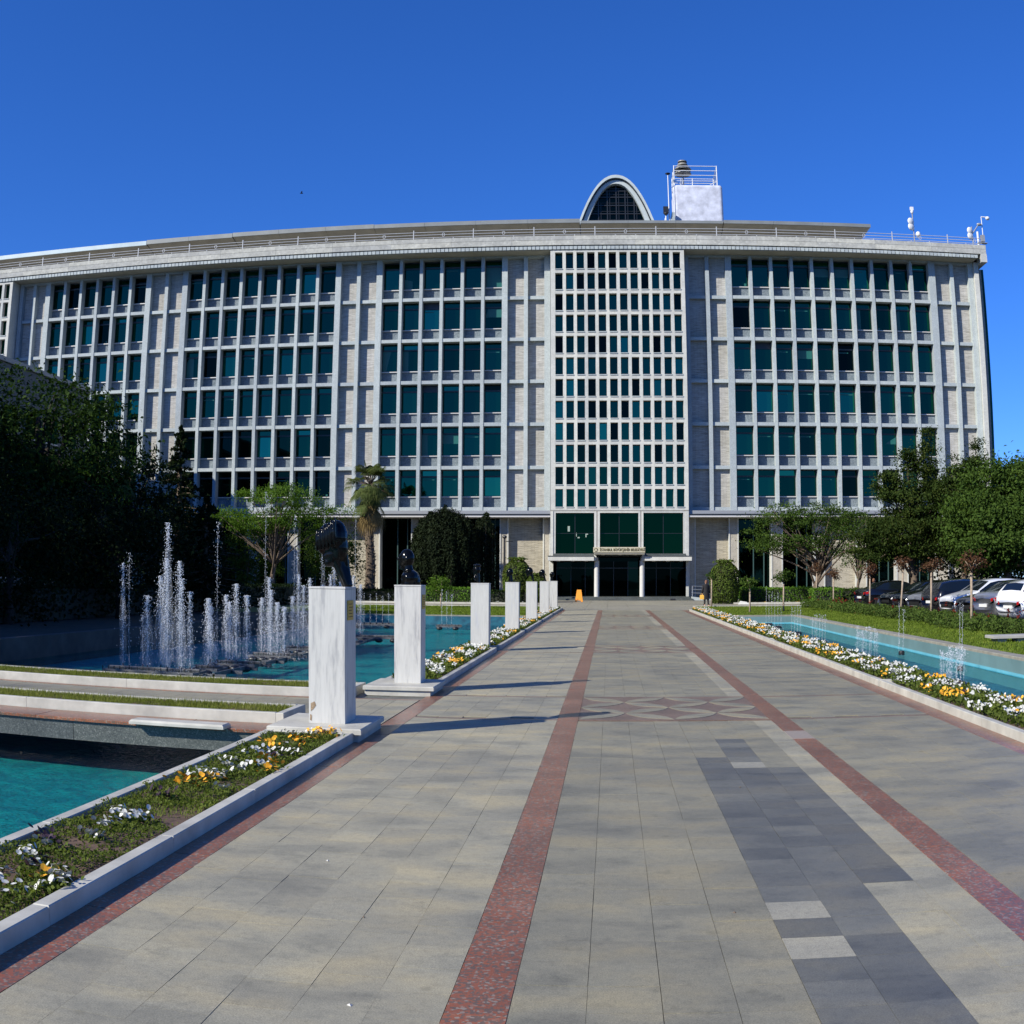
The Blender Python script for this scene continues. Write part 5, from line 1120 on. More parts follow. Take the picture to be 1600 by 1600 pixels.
PANS = {
    'white_petal': [(-2.88, 4.57), (-2.72, 4.30), (-2.68, 4.43), (-2.69, 4.76), (-2.61, 4.68), (-2.58, 4.56), (-2.98, 5.05), (-3.02, 5.26), (-2.89, 4.88), (-2.91, 5.60), (-2.83, 5.55), (-2.94, 5.85), (-2.90, 5.91), (-2.98, 6.23), (-2.86, 6.14), (-2.83, 6.23), (-3.06, 7.71), (-2.92, 7.67), (-2.86, 7.75), (-2.85, 7.60), (-2.99, 8.19), (-2.82, 8.03), (-2.79, 8.15), (-2.74, 8.28), (-2.67, 7.24), (-3.02, 8.92), (-2.86, 8.85), (-2.85, 9.33), (-2.63, 8.93), (-3.03, 10.03), (-3.04, 8.72), (-2.77, 8.75), (-2.79, 10.03), (-2.70, 8.35), (-3.03, 7.81), (-2.82, 7.87), (-3.01, 8.36), (-2.97, 9.01), (-2.77, 8.95), (-2.95, 7.87), (-2.89, 9.99), (-2.79, 10.19), (-2.55, 4.64)],
    'yellow_petal': [(-2.71, 4.70), (-3.03, 7.39), (-2.95, 7.55), (-2.89, 7.33), (-2.72, 8.53), (-2.57, 8.07), (-2.57, 8.23), (-3.03, 9.44), (-2.88, 9.18), (-2.82, 9.74), (-2.67, 9.39), (-2.67, 10.07), (-2.60, 10.09), (-2.86, 7.59), (-2.71, 9.82), (-2.75, 10.20), (-2.69, 10.30)],
    'dark_petal': [(-2.99, 6.88), (-3.10, 5.43), (-2.96, 5.29), (-2.82, 4.81), (-2.68, 8.66)],
}
for c, L_ in PANS.items():
    cn = {'white_petal': 'white', 'yellow_petal': 'golden yellow', 'dark_petal': 'maroon black'}[c]
    for (x, y) in L_:
        x = min(max(x, -3.2), -2.6)
        t = thing('pansy_plant', 'small ' + cn + ' pansy plant in the long planter at the left foreground', 'flower', (x, y, .055), cn + ' pansies in the foreground planter', rnd.uniform(0, 6))
        k = bpy.data.objects.new('bloom', rnd.choice(pm_[c])); COL.objects.link(k); k.parent = t; k['kind'] = 'stuff'
        k = bpy.data.objects.new('leaves', pl); COL.objects.link(k); k.parent = t
# ------------------------------------------------------------------ pedestals and bronze busts
ords = ['nearest', 'second', 'third', 'fourth', 'fifth', 'sixth', 'seventh and farthest']
PX = (-2.99, -2.615)
for i, y in enumerate(PED_Y):
    w = (PX[1] - PX[0]) + (0.0 if i < 2 else .02); dx = 0 if i < 2 else -.05; x0, x1 = PX[0] + dx, PX[0] + dx + w; d = .48 if i == 0 else .40
    extra = ['with a chipped lower corner', 'on its own slab base', 'rising from the flowers', 'with level grey veins', 'with slanting veins', 'just before the last one', 'by the plaza'][i]
    t = thing('statue_pedestal', ords[i] + ' white marble pedestal of the row, ' + extra, 'pedestal', ((x0 + x1) / 2, y, 0), 'white marble pedestals along the left planters')
    yb = y - d / 2; zb = .13 if i < 2 else .05; mt = M[['marble', 'marble', 'marble_slant', 'marble_cross', 'marble_slant', 'marble_slant', 'marble'][i]]
    q = MB(); q.bev(x0, x1, yb, yb + d, zb, 1.485, .005); part('shaft', q, mt, t)
    q = MB(); q.bev(x0 - .004, x1 + .004, yb - .004, yb + d + .004, 1.487, 1.507, .004); part('cap_slab', q, mt, t)
    if i < 2:
        q = MB(); q.bev(-3.33, -2.37 if i == 0 else -2.35, yb - .36 + (0 if i == 0 else -.15), yb + d + .28, .075, .13, .01); part('base_slab', q, M['kerb'], t)
        q = MB(); q.box(-3.31, -2.40, yb - .33 + (0 if i == 0 else -.15), yb + d + .25, -.005, .072); part('base_course', q, M['kerb'], t)
        q = MB(); q.box(x1, x1 + .008, yb + .10, yb + .34, 1.17, 1.37); o = part('brass_plate', q, M['gold'], t)
        for k in range(5):
            q = MB(); q.box(x1 + .0085, x1 + .010, yb + .13 + .02 * (k % 2), yb + .31 - .02 * (k % 3), 1.20 + k * .032, 1.208 + k * .032); part('engraved_line', q, M['bark'], o)
    if i == 0:
        q = MB(); q.add([(x0 + .02, yb - .003, .33), (x0 + .06, yb - .003, .35), (x0 + .075, yb - .003, .31), (x0 + .045, yb - .003, .27), (x0 + .02, yb - .003, .25)], [(0, 4, 3, 2, 1)]); part('chip', q, M['rust'], t)
        q = MB(); q.add([(x0 + .012, yb - .003, .22), (x0 + .03, yb - .003, .21), (x0 + .028, yb - .003, .15), (x0 + .010, yb - .003, .16)], [(0, 3, 2, 1)]); part('chip', q, M['rust'], t)
def blob(name, parts_, m, loc, vox=.012, lab=None, cat='bust', group=None, rz=0, sc=1.0):
    """one continuous body grown from overlapping masses"""
    mb = MB()
    for p in parts_:
        if p[0] == 'e':
            rot = Matrix.Rotation(p[3], 3, 'Y') if len(p) > 3 else None; mb.ell(p[1], p[2], 14, 10, rot)
        else: mb.path(p[1], p[2], 10)
    o = link(name, mb.mesh(name), m, None, loc); o.rotation_euler = (0, 0, rz); o.scale = (sc,) * 3
    r = o.modifiers.new('Remesh', 'REMESH'); r.mode = 'VOXEL'; r.voxel_size = vox; r.use_smooth_shade = True
    s = o.modifiers.new('Smooth', 'SMOOTH'); s.factor = .5; s.iterations = 3
    if lab: tag(o, lab, cat, group)
    return o
GB = 'black bronze busts on the marble pedestals'
# each bust: origin at the centre of the pedestal top, head turned to the pool (-X)
b1 = [('e', (.03, 0, .50), (.125, .14, .185)), ('e', (-.05, 0, .49), (.11, .13, .165)), ('e', (-.115, .01, .46), (.065, .11, .13)), ('e', (.07, 0, .40), (.09, .11, .16)), ('e', (-.0, 0, .33), (.10, .09, .13)), ('e', (-.045, -.02, .25), (.05, .055, .05)), ('e', (-.075, -.03, .31), (.03, .035, .035)), ('p', [(.02, 0, .34), (.075, 0, .2), (.15, 0, .0)], [.09, .062, .045]), ('p', [(.10, 0, .40), (.125, .03, .2), (.165, .02, .0)], [.05, .045, .042])]
for k in range(6):       # heavy locks hanging down the back of the head
    x = -.15 + .04 * k; b1.append(('e', (x, -.085 - .012 * k, .47 + .018 * k), (.017, .035, .12 + .008 * k)))
    b1.append(('e', (x + .01, .08, .47 + .015 * k), (.018, .035, .12)))
blob('bust', b1, M['bronze'], (-2.80, 10.98, 1.505), .010, 'large black bronze head with heavy swept hair on the nearest pedestal', group=GB)
head = lambda dx, z, s: [('e', (dx, 0, z), (.095 * s, .085 * s, .115 * s)), ('e', (dx - .035 * s, 0, z - .05 * s), (.06 * s, .06 * s, .075 * s)), ('e', (dx - .105 * s, 0, z - .01 * s), (.022 * s, .018 * s, .03 * s)), ('e', (dx - .085 * s, 0, z - .075 * s), (.025 * s, .035 * s, .015 * s)), ('e', (dx - .07 * s, 0, z - .115 * s), (.03 * s, .035 * s, .025 * s)), ('e', (dx - .085 * s, 0, z + .03 * s), (.02 * s, .05 * s, .012 * s)), ('e', (dx + .015 * s, .083 * s, z - .01 * s), (.018 * s, .01 * s, .03 * s)), ('e', (dx + .015 * s, -.083 * s, z - .01 * s), (.018 * s, .01 * s, .03 * s))]
b2 = head(-.03, .38, 1.15) + [('p', [(-.02, 0, .32), (-.01, 0, .2)], [.06, .075]), ('e', (.02, 0, .10), (.135, .19, .12)), ('e', (.0, 0, .02), (.12, .17, .10)), ('e', (.10, .0, .04), (.07, .10, .10))]
blob('bust', b2, M['bronze'], (-2.82, 15.42, 1.505), .010, 'bald black bronze bust with broad shoulders on the second pedestal', group=GB)
b3 = head(-.03, .30, .85) + [('p', [(-.02, 0, .27), (0, 0, .0)], [.05, .05]), ('e', (-.03, 0, .39), (.09, .085, .035)), ('e', (-.07, 0, .12), (.04, .05, .06))]
blob('bust', b3, M['bronze'], (-2.90, 24.4, 1.505), .012, 'slim dark bronze bust with a flat hat on the third pedestal', group=GB)
b4 = head(-.0, .26, .85) + [('p', [(.0, 0, .22), (.03, 0, .0)], [.05, .055])]
blob('bust', b4, M['bronze'], (-2.92, 32.5, 1.505), .012, 'dark bronze head on the fourth pedestal, lost against the clipped dome', group=GB, sc=1.15)
b5 = head(-.02, .33, 1.15) + [('p', [(.02, 0, .26), (.06, 0, .16), (.10, 0, .0)], [.055, .04, .03])]
blob('bust', b5, M['bronze'], (-2.90, 40.6, 1.505), .012, 'round dark bronze head on a thin slanting neck, fifth pedestal', group=GB, sc=1.15)
blob('bust', b5, M['bronze'], (-2.92, 48.6, 1.505), .012, 'round dark bronze head on a slanting neck, sixth pedestal', group=GB, sc=1.15)
b7 = head(.0, .30, 1.0) + [('p', [(.0, 0, .25), (-.01, 0, .0)], [.05, .05])]
blob('bust', b7, M['bronze'], (-2.92, 56.5, 1.505), .012, 'dark bronze head on the last pedestal, against the entrance shadow', group=GB, sc=1.15)

# ------------------------------------------------------------------ fountains
m, nt, b = new_mat('white water spray'); b.inputs['Base Color'].default_value = (.80, .83, .88, 1); b.inputs['Roughness'].default_value = .25; b.inputs['Alpha'].default_value = .9; M['spray'] = m
m, nt, b = new_mat('thin veil of spray'); v = coords(nt, (16, 16, 2.6), 'World'); n = noise(nt, v, 1.6, 5, .75)
b.inputs['Base Color'].default_value = (.82, .85, .9, 1); b.inputs['Roughness'].default_value = .6
lw = N(nt, 'ShaderNodeLayerWeight'); lw.inputs['Blend'].default_value = .35
al = N(nt, 'ShaderNodeMapRange'); al.inputs['From Min'].default_value = .42; al.inputs['From Max'].default_value = .75; al.inputs['To Max'].default_value = .26; nt.links.new(n, al.inputs['Value'])
iv = N(nt, 'ShaderNodeMath', operation='SUBTRACT', use_clamp=True); iv.inputs[0].default_value = 1; nt.links.new(lw.outputs['Facing'], iv.inputs[1]); mu = N(nt, 'ShaderNodeMath', operation='MULTIPLY'); nt.links.new(al.outputs[0], mu.inputs[0]); nt.links.new(iv.outputs[0], mu.inputs[1]); nt.links.new(mu.outputs[0], b.inputs['Alpha']); M['veil'] = m
OV = np.array([(1, 0, 0), (-1, 0, 0), (0, 1, 0), (0, -1, 0), (0, 0, 1.7), (0, 0, -1.7)]); OF = np.array([(0, 2, 4), (2, 1, 4), (1, 3, 4), (3, 0, 4), (2, 0, 5), (1, 2, 5), (3, 1, 5), (0, 3, 5)])
def drops(P, r):
    V = P[:, None, :] + OV[None] * r[:, None, None]; F = np.arange(len(P))[:, None, None] * 6 + OF[None]; return V.reshape(-1, 3), F.reshape(-1, 3)
def jet(parent, x, y, h, spread=.10, n=220, rd=.009, z0=WZ + .1, thin=True):
    """droplets thrown up in a narrow column and falling back round it"""
    n = int(n * (1.9 if spread > .06 else 1.0)); rd *= (.72 if spread > .06 else .62)
    u = rng.random(n) ** .75; up = rng.random(n) < .45
    top = z0 + h
    z = z0 + h * u; wdt = np.where(up, .012 + .05 * u, spread * (1.05 - u) ** .5 + .02)
    P = np.stack([x + rng.normal(0, 1, n) * wdt * .68, y + rng.normal(0, 1, n) * wdt * .75, z], 1)
    k = int(h * 60); s = np.linspace(0, .9, k); S = np.stack([x + rng.normal(0, .004, k), y + rng.normal(0, .004, k), z0 + h * s], 1)
    kt = int(n * .16); T = np.stack([x + rng.normal(0, .02, kt), y + rng.normal(0, .02, kt), top - np.abs(rng.normal(0, h * .09, kt))], 1)
    k2 = int(n * .5); sp = np.stack([x + rng.normal(0, 1, k2) * (spread + .10), y + rng.normal(0, 1, k2) * (spread + .10), z0 - .08 + np.abs(rng.normal(0, .05, k2))], 1)
    Q = np.concatenate([P, S, T, sp]); r = np.concatenate([rd * rng.uniform(.35, 1.25, n), np.full(k, rd * .75), rd * rng.uniform(.6, 1.5, kt), rd * rng.uniform(.4, .9, k2)])
    V, F = drops(Q, r); o = link('water_jet', npmesh('water_jet', V, F), M['spray'], parent); o['kind'] = 'stuff'; return o
def raft(label, x0, x1, y0, y1, jets, floats=5):
    t = thing('floating_fountain', label, 'fountain', ((x0 + x1) / 2, (y0 + y1) / 2, WZ), 'floating fountains on the left pool'); q = MB(); z = WZ + .10
    for y in (y0, y1): q.box(x0, x1, y - .025, y + .025, z - .03, z + .03)
    for x in np.arange(x0, x1 + .01, max(.3, (x1 - x0) / 4)): q.box(x - .02, x + .02, y0, y1, z - .02, z + .02)
    q.tube((x0, (y0 + y1) / 2, z + .04), (x1, (y0 + y1) / 2, z + .04), .035, n=6); part('frame', q, M['raft_metal'], t)
    for x in np.linspace(x0 + .15, x1 - .2, floats):
        q = MB(); q.ell((x, y0 - .08, WZ + .03), (.13, .10, .075)); part('float', q, M['black'], t, True)
    nz = MB(); 
    for (x, y, *_) in jets: nz.tube((x, y, z), (x, y, z + .10), .014, n=5)
    for x in np.arange(x0, x1, .13): nz.tube((x, y0, z), (x, y0, z + .09), .012, n=4)
    part('nozzle', nz, M['black'], t, split=False)['kind'] = 'stuff'
    for j in jets: jet(t, *j)
    ve = MB()
    for j in jets:
        x, y, h = j[:3]; s_ = j[3]
        if s_ > .06: ve.lathe((x, y, z), [(.02, 0), (s_ * 1.1, h * .10), (s_ * 1.0, h * .4), (s_ * .6, h * .72), (s_ * .2, h * .9), (0, h * .96)], 10)
    if ve.v: vo_ = part('spray_veil', ve, M['veil'], t, True, split=False); vo_['kind'] = 'stuff'
    return t
J1 = []
for dx, h, sp, n in ((-1.62, 2.15, .08, 160), (-1.30, 2.35, .06, 150), (-1.18, 1.1, .06, 90), (-.98, 1.5, .15, 260), (-.80, 1.9, .13, 280), (-.62, 2.25, .14, 320), (-.45, 2.95, .13, 330), (-.30, 2.2, .14, 320), (-.16, 1.85, .10, 240), (-.02, 1.6, .08, 200)): J1.append((-8.15 + dx, 20.35 + rnd.uniform(-.1, .5), h, sp, n))
raft('nearest floating fountain with its tallest cluster of spray, at the left of the pool', -9.95, -7.95, 20.1, 20.8, J1, 5)
raft('small foaming jet just right of the nearest fountain cluster', -8.45, -7.85, 21.2, 21.8, [(-8.2, 21.6, 1.45, .12, 420), (-8.0, 21.5, .5, .06, 120)], 2)
def cl(xc, yc, hs, tall=(), n=260):
    return [(xc + (i - len(hs) / 2) * .17, yc + rnd.uniform(-.3, .3), h, .11, n) for i, h in enumerate(hs)] + [(xc + a, yc + rnd.uniform(-.2, .3), h, .05, 170) for a, h in tall]
raft('fountain raft behind the foaming jet, with one thin tall jet', -8.55, -7.5, 22.6, 23.4, cl(-8.15, 23.0, (1.25, 1.5, 1.35, 1.75, 1.5), ((-.3, 3.1),), 330), 4)
raft('middle fountain raft with a tall thin jet and a broad cluster', -8.6, -7.5, 25.4, 26.2, cl(-8.0, 25.8, (1.4, 1.9, 1.6, 1.3, 1.2), ((-.35, 4.0), (.5, 2.7)), 330), 4)
raft('fountain raft just left of the nearest pedestal', -8.6, -7.3, 28.2, 29.0, cl(-7.95, 28.6, (1.4, 2.0, 1.7, 1.9, 1.6, 1.4), ((-.4, 3.6), (.35, 3.0)), 330), 4)
raft('fountain raft mostly behind the nearest pedestal', -8.5, -7.2, 31.4, 32.2, cl(-7.9, 31.8, (1.7, 2.0, 2.3, 1.8, 2.0, 1.6), ((-.5, 4.1),), 300), 4)
raft('fountain raft right of the nearest pedestal', -8.4, -6.6, 34.6, 35.4, cl(-8.3, 35.0, (1.5, 1.8, 1.6, 2.0, 1.7), ((.1, 4.2),), 260), 4)
q = MB(); 
for y in np.arange(20.6, 36, 1.0): q.box(-7.75 + .02 * (y - 20), -7.70 + .02 * (y - 20), y, y + .98, WZ + .02, WZ + .10); q.box(-8.0, -7.45, y, y + .06, WZ, WZ + .07)
tag(part('pipe_frame', q, M['raft_metal']), 'long floating steel pipe frame linking the fountain rafts on the left pool', 'pipe')
J = [(-10.3 + .26 * i, 44.6, (1.9, 1.3, 1.25, 1.3, 1.2, 1.3, 1.25, 1.7, 1.3, 1.2, 1.3)[i], .03, 60, .010) for i in range(11)]
raft('far fountain raft of thin upright jets near the end of the left pool', -10.4, -7.6, 44.4, 44.9, J, 3)
raft('small far fountain seen between the second and third pedestals', -6.9, -5.9, 43.8, 44.2, [(-6.7 + .2 * i, 44, 1.5 - .1 * i, .06, 90, .010) for i in range(3)], 2)
for i, (x, y, nj, h, w) in enumerate([(6.2, 19.1, 11, .62, .42), (6.15, 25.8, 9, .70, .5), (6.35, 33.0, 6, .8, .4), (6.6, 38.5, 4, 1.0, .3), (6.7, 43.5, 3, 1.3, .25), (6.75, 46.3, 3, 1.5, .25), (7.5, 27.5, 2, 1.25, .12), (7.4, 22.3, 2, 1.3, .1)]):
    t = thing('small_fountain', ['nearest small fountain of fine jets in the right pool', 'second small fountain in the right pool, beside the planter', 'third small fountain in the right pool', 'fourth small fountain in the right pool', 'fifth small fountain near the far end of the right pool', 'farthest small fountain in the right pool', 'two jet fountain near the far edge of the right pool, the farther one', 'two jet fountain near the far edge of the right pool, the nearer one'][i], 'fountain', (x, y, -.34), 'small fountains in the right pool')
    q = MB(); q.lathe((x, y, -.36), [(w * .68, 0), (w * .68, .07), (w * .55, .10), (w * .3, .07), (0, .07)], 20); part('nozzle_ring', q, M['black'], t)
    for k in range(nj):
        xx = x - w / 2 + w * k / max(1, nj - 1); jet(t, xx, y + rnd.uniform(-.08, .08), h * rnd.uniform(.85, 1.1), .02, 110 if i < 2 else 36, .0075 if i < 2 else .0095, -.30)

# ------------------------------------------------------------------ parked cars
def paint(name, c, metal=.3, rough=.25):
    m, nt, b = new_mat(name); b.inputs['Base Color'].default_value = (*c, 1); b.inputs['Metallic'].default_value = metal; b.inputs['Roughness'].default_value = rough; b.inputs['Coat Weight'].default_value = 1; b.inputs['Coat Roughness'].default_value = .04
    return m
CP = {'black': paint('black car paint', (.006, .006, .008)), 'navy': paint('blue black car paint', (.008, .011, .018)), 'silver': paint('silver car paint', (.42, .43, .45), .7, .3), 'white': paint('white car paint', (.70, .71, .72), 0), 'grey': paint('dark grey car paint', (.035, .038, .044), .5)}
M['carglass'] = plain('dark car glass', (.006, .009, .011), .04, 0, .8); M['tyre'] = plain('tyre rubber', (.012, .012, .012), .85); M['rim'] = plain('alloy rim', (.5, .5, .52), .3, .9)
M['lamp_red'] = plain('red tail lamp', (.30, .006, .008), .15); M['lamp_clear'] = plain('clear head lamp', (.55, .58, .62), .08, .4); M['plate'] = plain('number plate', (.6, .6, .58), .5); M['black_trim'] = plain('black trim', (.01, .01, .01), .5)
def car_meshes(kind):
    """profile stations along the length: x, underside, belt line, roof line, half width at belt, half width at roof"""
    if kind == 'sedan': S = [(0, .34, .62, .63, .60, .52), (.06, .24, .74, .76, .76, .66), (.35, .20, .80, .84, .85, .74), (.95, .19, .88, .95, .89, .76), (1.30, .19, .93, 1.0, .90, .76), (1.95, .19, .96, 1.36, .91, .64), (2.35, .19, .97, 1.45, .91, .62), (3.0, .19, .98, 1.45, .91, .61), (3.45, .19, .99, 1.36, .90, .62), (4.0, .19, 1.01, 1.07, .88, .72), (4.35, .21, 1.0, 1.04, .86, .74), (4.55, .30, .93, .95, .80, .70), (4.62, .42, .80, .81, .72, .62)]
    else: S = [(0, .34, .62, .63, .60, .52), (.06, .24, .76, .78, .76, .66), (.35, .20, .84, .88, .84, .74), (.85, .19, .92, .99, .88, .76), (1.10, .19, .96, 1.05, .89, .76), (1.70, .19, .99, 1.42, .90, .66), (2.1, .19, 1.0, 1.50, .90, .64), (2.8, .19, 1.01, 1.51, .90, .63), (3.4, .19, 1.03, 1.46, .89, .62), (3.8, .20, 1.05, 1.36, .87, .60), (4.0, .24, 1.03, 1.12, .84, .68), (4.08, .34, .85, .90, .80, .68), (4.12, .42, .70, .72, .74, .64)]
    body = MB(); glass = MB(); sec = []
    for x, z0, zb, zr, wb, wr in S:
        zm = z0 + (zb - z0) * .55
        half = [(0, z0), (wb * .80, z0), (wb * .97, z0 + .12), (wb * 1.02, zm), (wb * .995, zb - .03), (wb * .94, zb), (wr + (wb - wr) * .12, zb + (zr - zb) * .86), (wr * .85, zr - .005), (0, zr + .02)]
        sec.append([(x, y, z) for y, z in half] + [(x, -y, z) for y, z in half[-2:0:-1]])
    n = len(sec[0]); v = [p for s in sec for p in s]; fb = []; fg = []
    for i in range(len(S) - 1):
        cab = S[i][3] - S[i][2] > .05 or S[i + 1][3] - S[i + 1][2] > .05; steep = abs(S[i + 1][3] - S[i][3]) / (S[i + 1][0] - S[i][0]) > .33 and cab
        for k in range(n):
            q = (i * n + k, i * n + (k + 1) % n, (i + 1) * n + (k + 1) % n, (i + 1) * n + k); side = k in (5, 10); top = k in (7, 8) or k in (6, 9)
            tall = min(S[i][3] - S[i][2], S[i + 1][3] - S[i + 1][2]) > .2
            if side and cab and max(S[i][3] - S[i][2], S[i + 1][3] - S[i + 1][2]) > .3 and not (kind == 'sedan' and i in (2,)): fg.append(q)
            elif k in (7, 8) and steep and max(S[i][3] - S[i][2], S[i + 1][3] - S[i + 1][2]) > .3: fg.append(q)
            else: fb.append(q)
    fb += [tuple(range(n)), tuple(range(len(v) - 1, len(v) - n - 1, -1))]
    body.v = v; body.f = fb; glass.v = [(x, y, z) for x, y, z in v]; glass.f = fg
    return body, glass, S
_cm = {}
def car(label, kind, col, x, y, rev=False, rz=0.0):
    if kind not in _cm:
        b, g_, S = car_meshes(kind); bm = b.mesh('body'); bm.shade_smooth(); gm = []
        left = [set(f) for f in g_.f]; fs = list(g_.f)
        while fs:                       # one pane of glass for each run of joined faces
            comp = [fs.pop()]; vs = set(comp[0]); grown = True
            while grown:
                grown = False
                for f in list(fs):
                    if len(vs & set(f)) >= 2: vs |= set(f); comp.append(f); fs.remove(f); grown = True
            ix = {a: k for k, a in enumerate(sorted(vs))}; q = MB(); q.add([g_.v[a] for a in sorted(vs)], [tuple(ix[a] for a in f) for f in comp]); me = q.mesh('window_glass'); me.shade_smooth(); gm.append(me)
        _cm[kind] = (bm, gm, S)
    bm, gm, S = _cm[kind]; bm = bm.copy() if True else bm; L_ = S[-1][0]
    t = thing('parked_car', label, 'car', (x, y, 0), 'cars parked in a row right of the pool', rz + (PI if rev else 0))
    def sub(n, me, m, par=t, loc=(0, 0, 0)):
        o = bpy.data.objects.new(n, me); COL.objects.link(o); o.parent = par; o.location = loc
        if not me.materials: me.materials.append(m)
        return o
    ox = -L_ if rev else 0
    bm.materials.clear(); b = sub('body', bm, CP[col], t, (ox, 0, 0)); [sub('window_glass', g1, M['carglass'], t, (ox, 0, 0)) for g1 in gm]
    for wx in (.82, L_ - .85):
        for s in (-1, 1):
            q = MB(); q.tube((wx, s * .70, .32), (wx, s * .90, .32), .32, n=20); w = sub('wheel', q.mesh('wheel'), M['tyre'], t, (ox, 0, 0))
            q = MB(); q.tube((wx, s * .89, .32), (wx, s * .915, .32), .20, n=14); sub('rim', q.mesh('rim'), M['rim'], w)
    for s in (-1, 1):
        q = MB(); q.add([(.02, s * .42, .62), (.10, s * .76, .66), (.42, s * .80, .80), (.30, s * .60, .80), (.02, s * .42, .54), (.10, s * .78, .56), (.46, s * .868, .70)], [(0, 1, 2, 3), (4, 5, 1, 0), (5, 6, 2, 1)]); sub('headlight', q.mesh('headlight'), M['lamp_clear'], t, (ox - .015, s * .012, .02))
        e = L_; zt = S[-2][2]
        q = MB(); q.add([(e - .0, s * .50, zt - .20), (e - .05, s * .78, zt - .19), (e - .22, s * .86, zt - .14), (e - .22, s * .86, zt - .03), (e - .06, s * .79, zt - .06), (e - .0, s * .50, zt - .10)], [(0, 1, 4, 5), (1, 2, 3, 4)]); sub('tail_light', q.mesh('tail_light'), M['lamp_red'], t, (ox + .02, s * .015, 0))
        q = MB(); q.ell((1.55, s * .98, .98), (.09, .10, .07)); q.box(1.5, 1.58, min(s * .86, s * .95), max(s * .86, s * .95), .93, .97); mo = sub('wing_mirror', q.mesh('wing_mirror'), CP[col], t, (ox, 0, 0))
    q = MB(); q.box(L_ + .005, L_ + .03, -.26, .26, .52, .63); sub('number_plate', q.mesh('number_plate'), M['plate'], t, (ox, 0, 0))
    q = MB(); q.box(-.03, .0, -.45, .45, .40, .54); sub('grille', q.mesh('grille'), M['black_trim'], t, (ox, 0, 0))
    return t
XC0 = 13.55
carlist = [('sedan', 'black', 58.6, True, 'black saloon parked tail first, farthest of the row, its rear lamp towards the pool'), ('sedan', 'black', 52.9, False, 'black car parked nose first, the first of two alike'), ('sedan', 'navy', 50.2, False, 'blue black car parked nose first beside the silver one'),
           ('hatch', 'silver', 47.6, False, 'small silver car parked nose first between dark cars'), ('hatch', 'black', 45.2, True, 'black estate car parked tail first with a white number plate'), ('hatch', 'white', 42.7, False, 'white hatchback parked nose first'),
           ('sedan', 'grey', 40.3, False, 'dark grey car parked nose first, between the white and the silver one'), ('sedan', 'silver', 37.9, True, 'silver saloon parked tail first with red rear lamps'), ('hatch', 'white', 35.3, True, 'white car parked tail first at the right frame edge')]
for kind, col, y, rev, lab in carlist: car(lab, kind, col, XC0 + (0 if y > 40 else -.1), y, rev, rnd.uniform(-.03, .03) + .24)
t = thing('stone_bench', 'low grey stone slab seat on the lawn at the right frame edge', 'bench', (9.75, 25.9, 0))
q = MB(); q.bev(9.35, 10.45, 25.55, 26.2, .10, .17, .01); part('seat_slab', q, M['concrete'], t); q = MB(); q.box(9.5, 9.75, 25.65, 26.1, -.02, .10); q.box(10.05, 10.3, 25.65, 26.1, -.02, .10); part('support', q, M['concrete'], t)

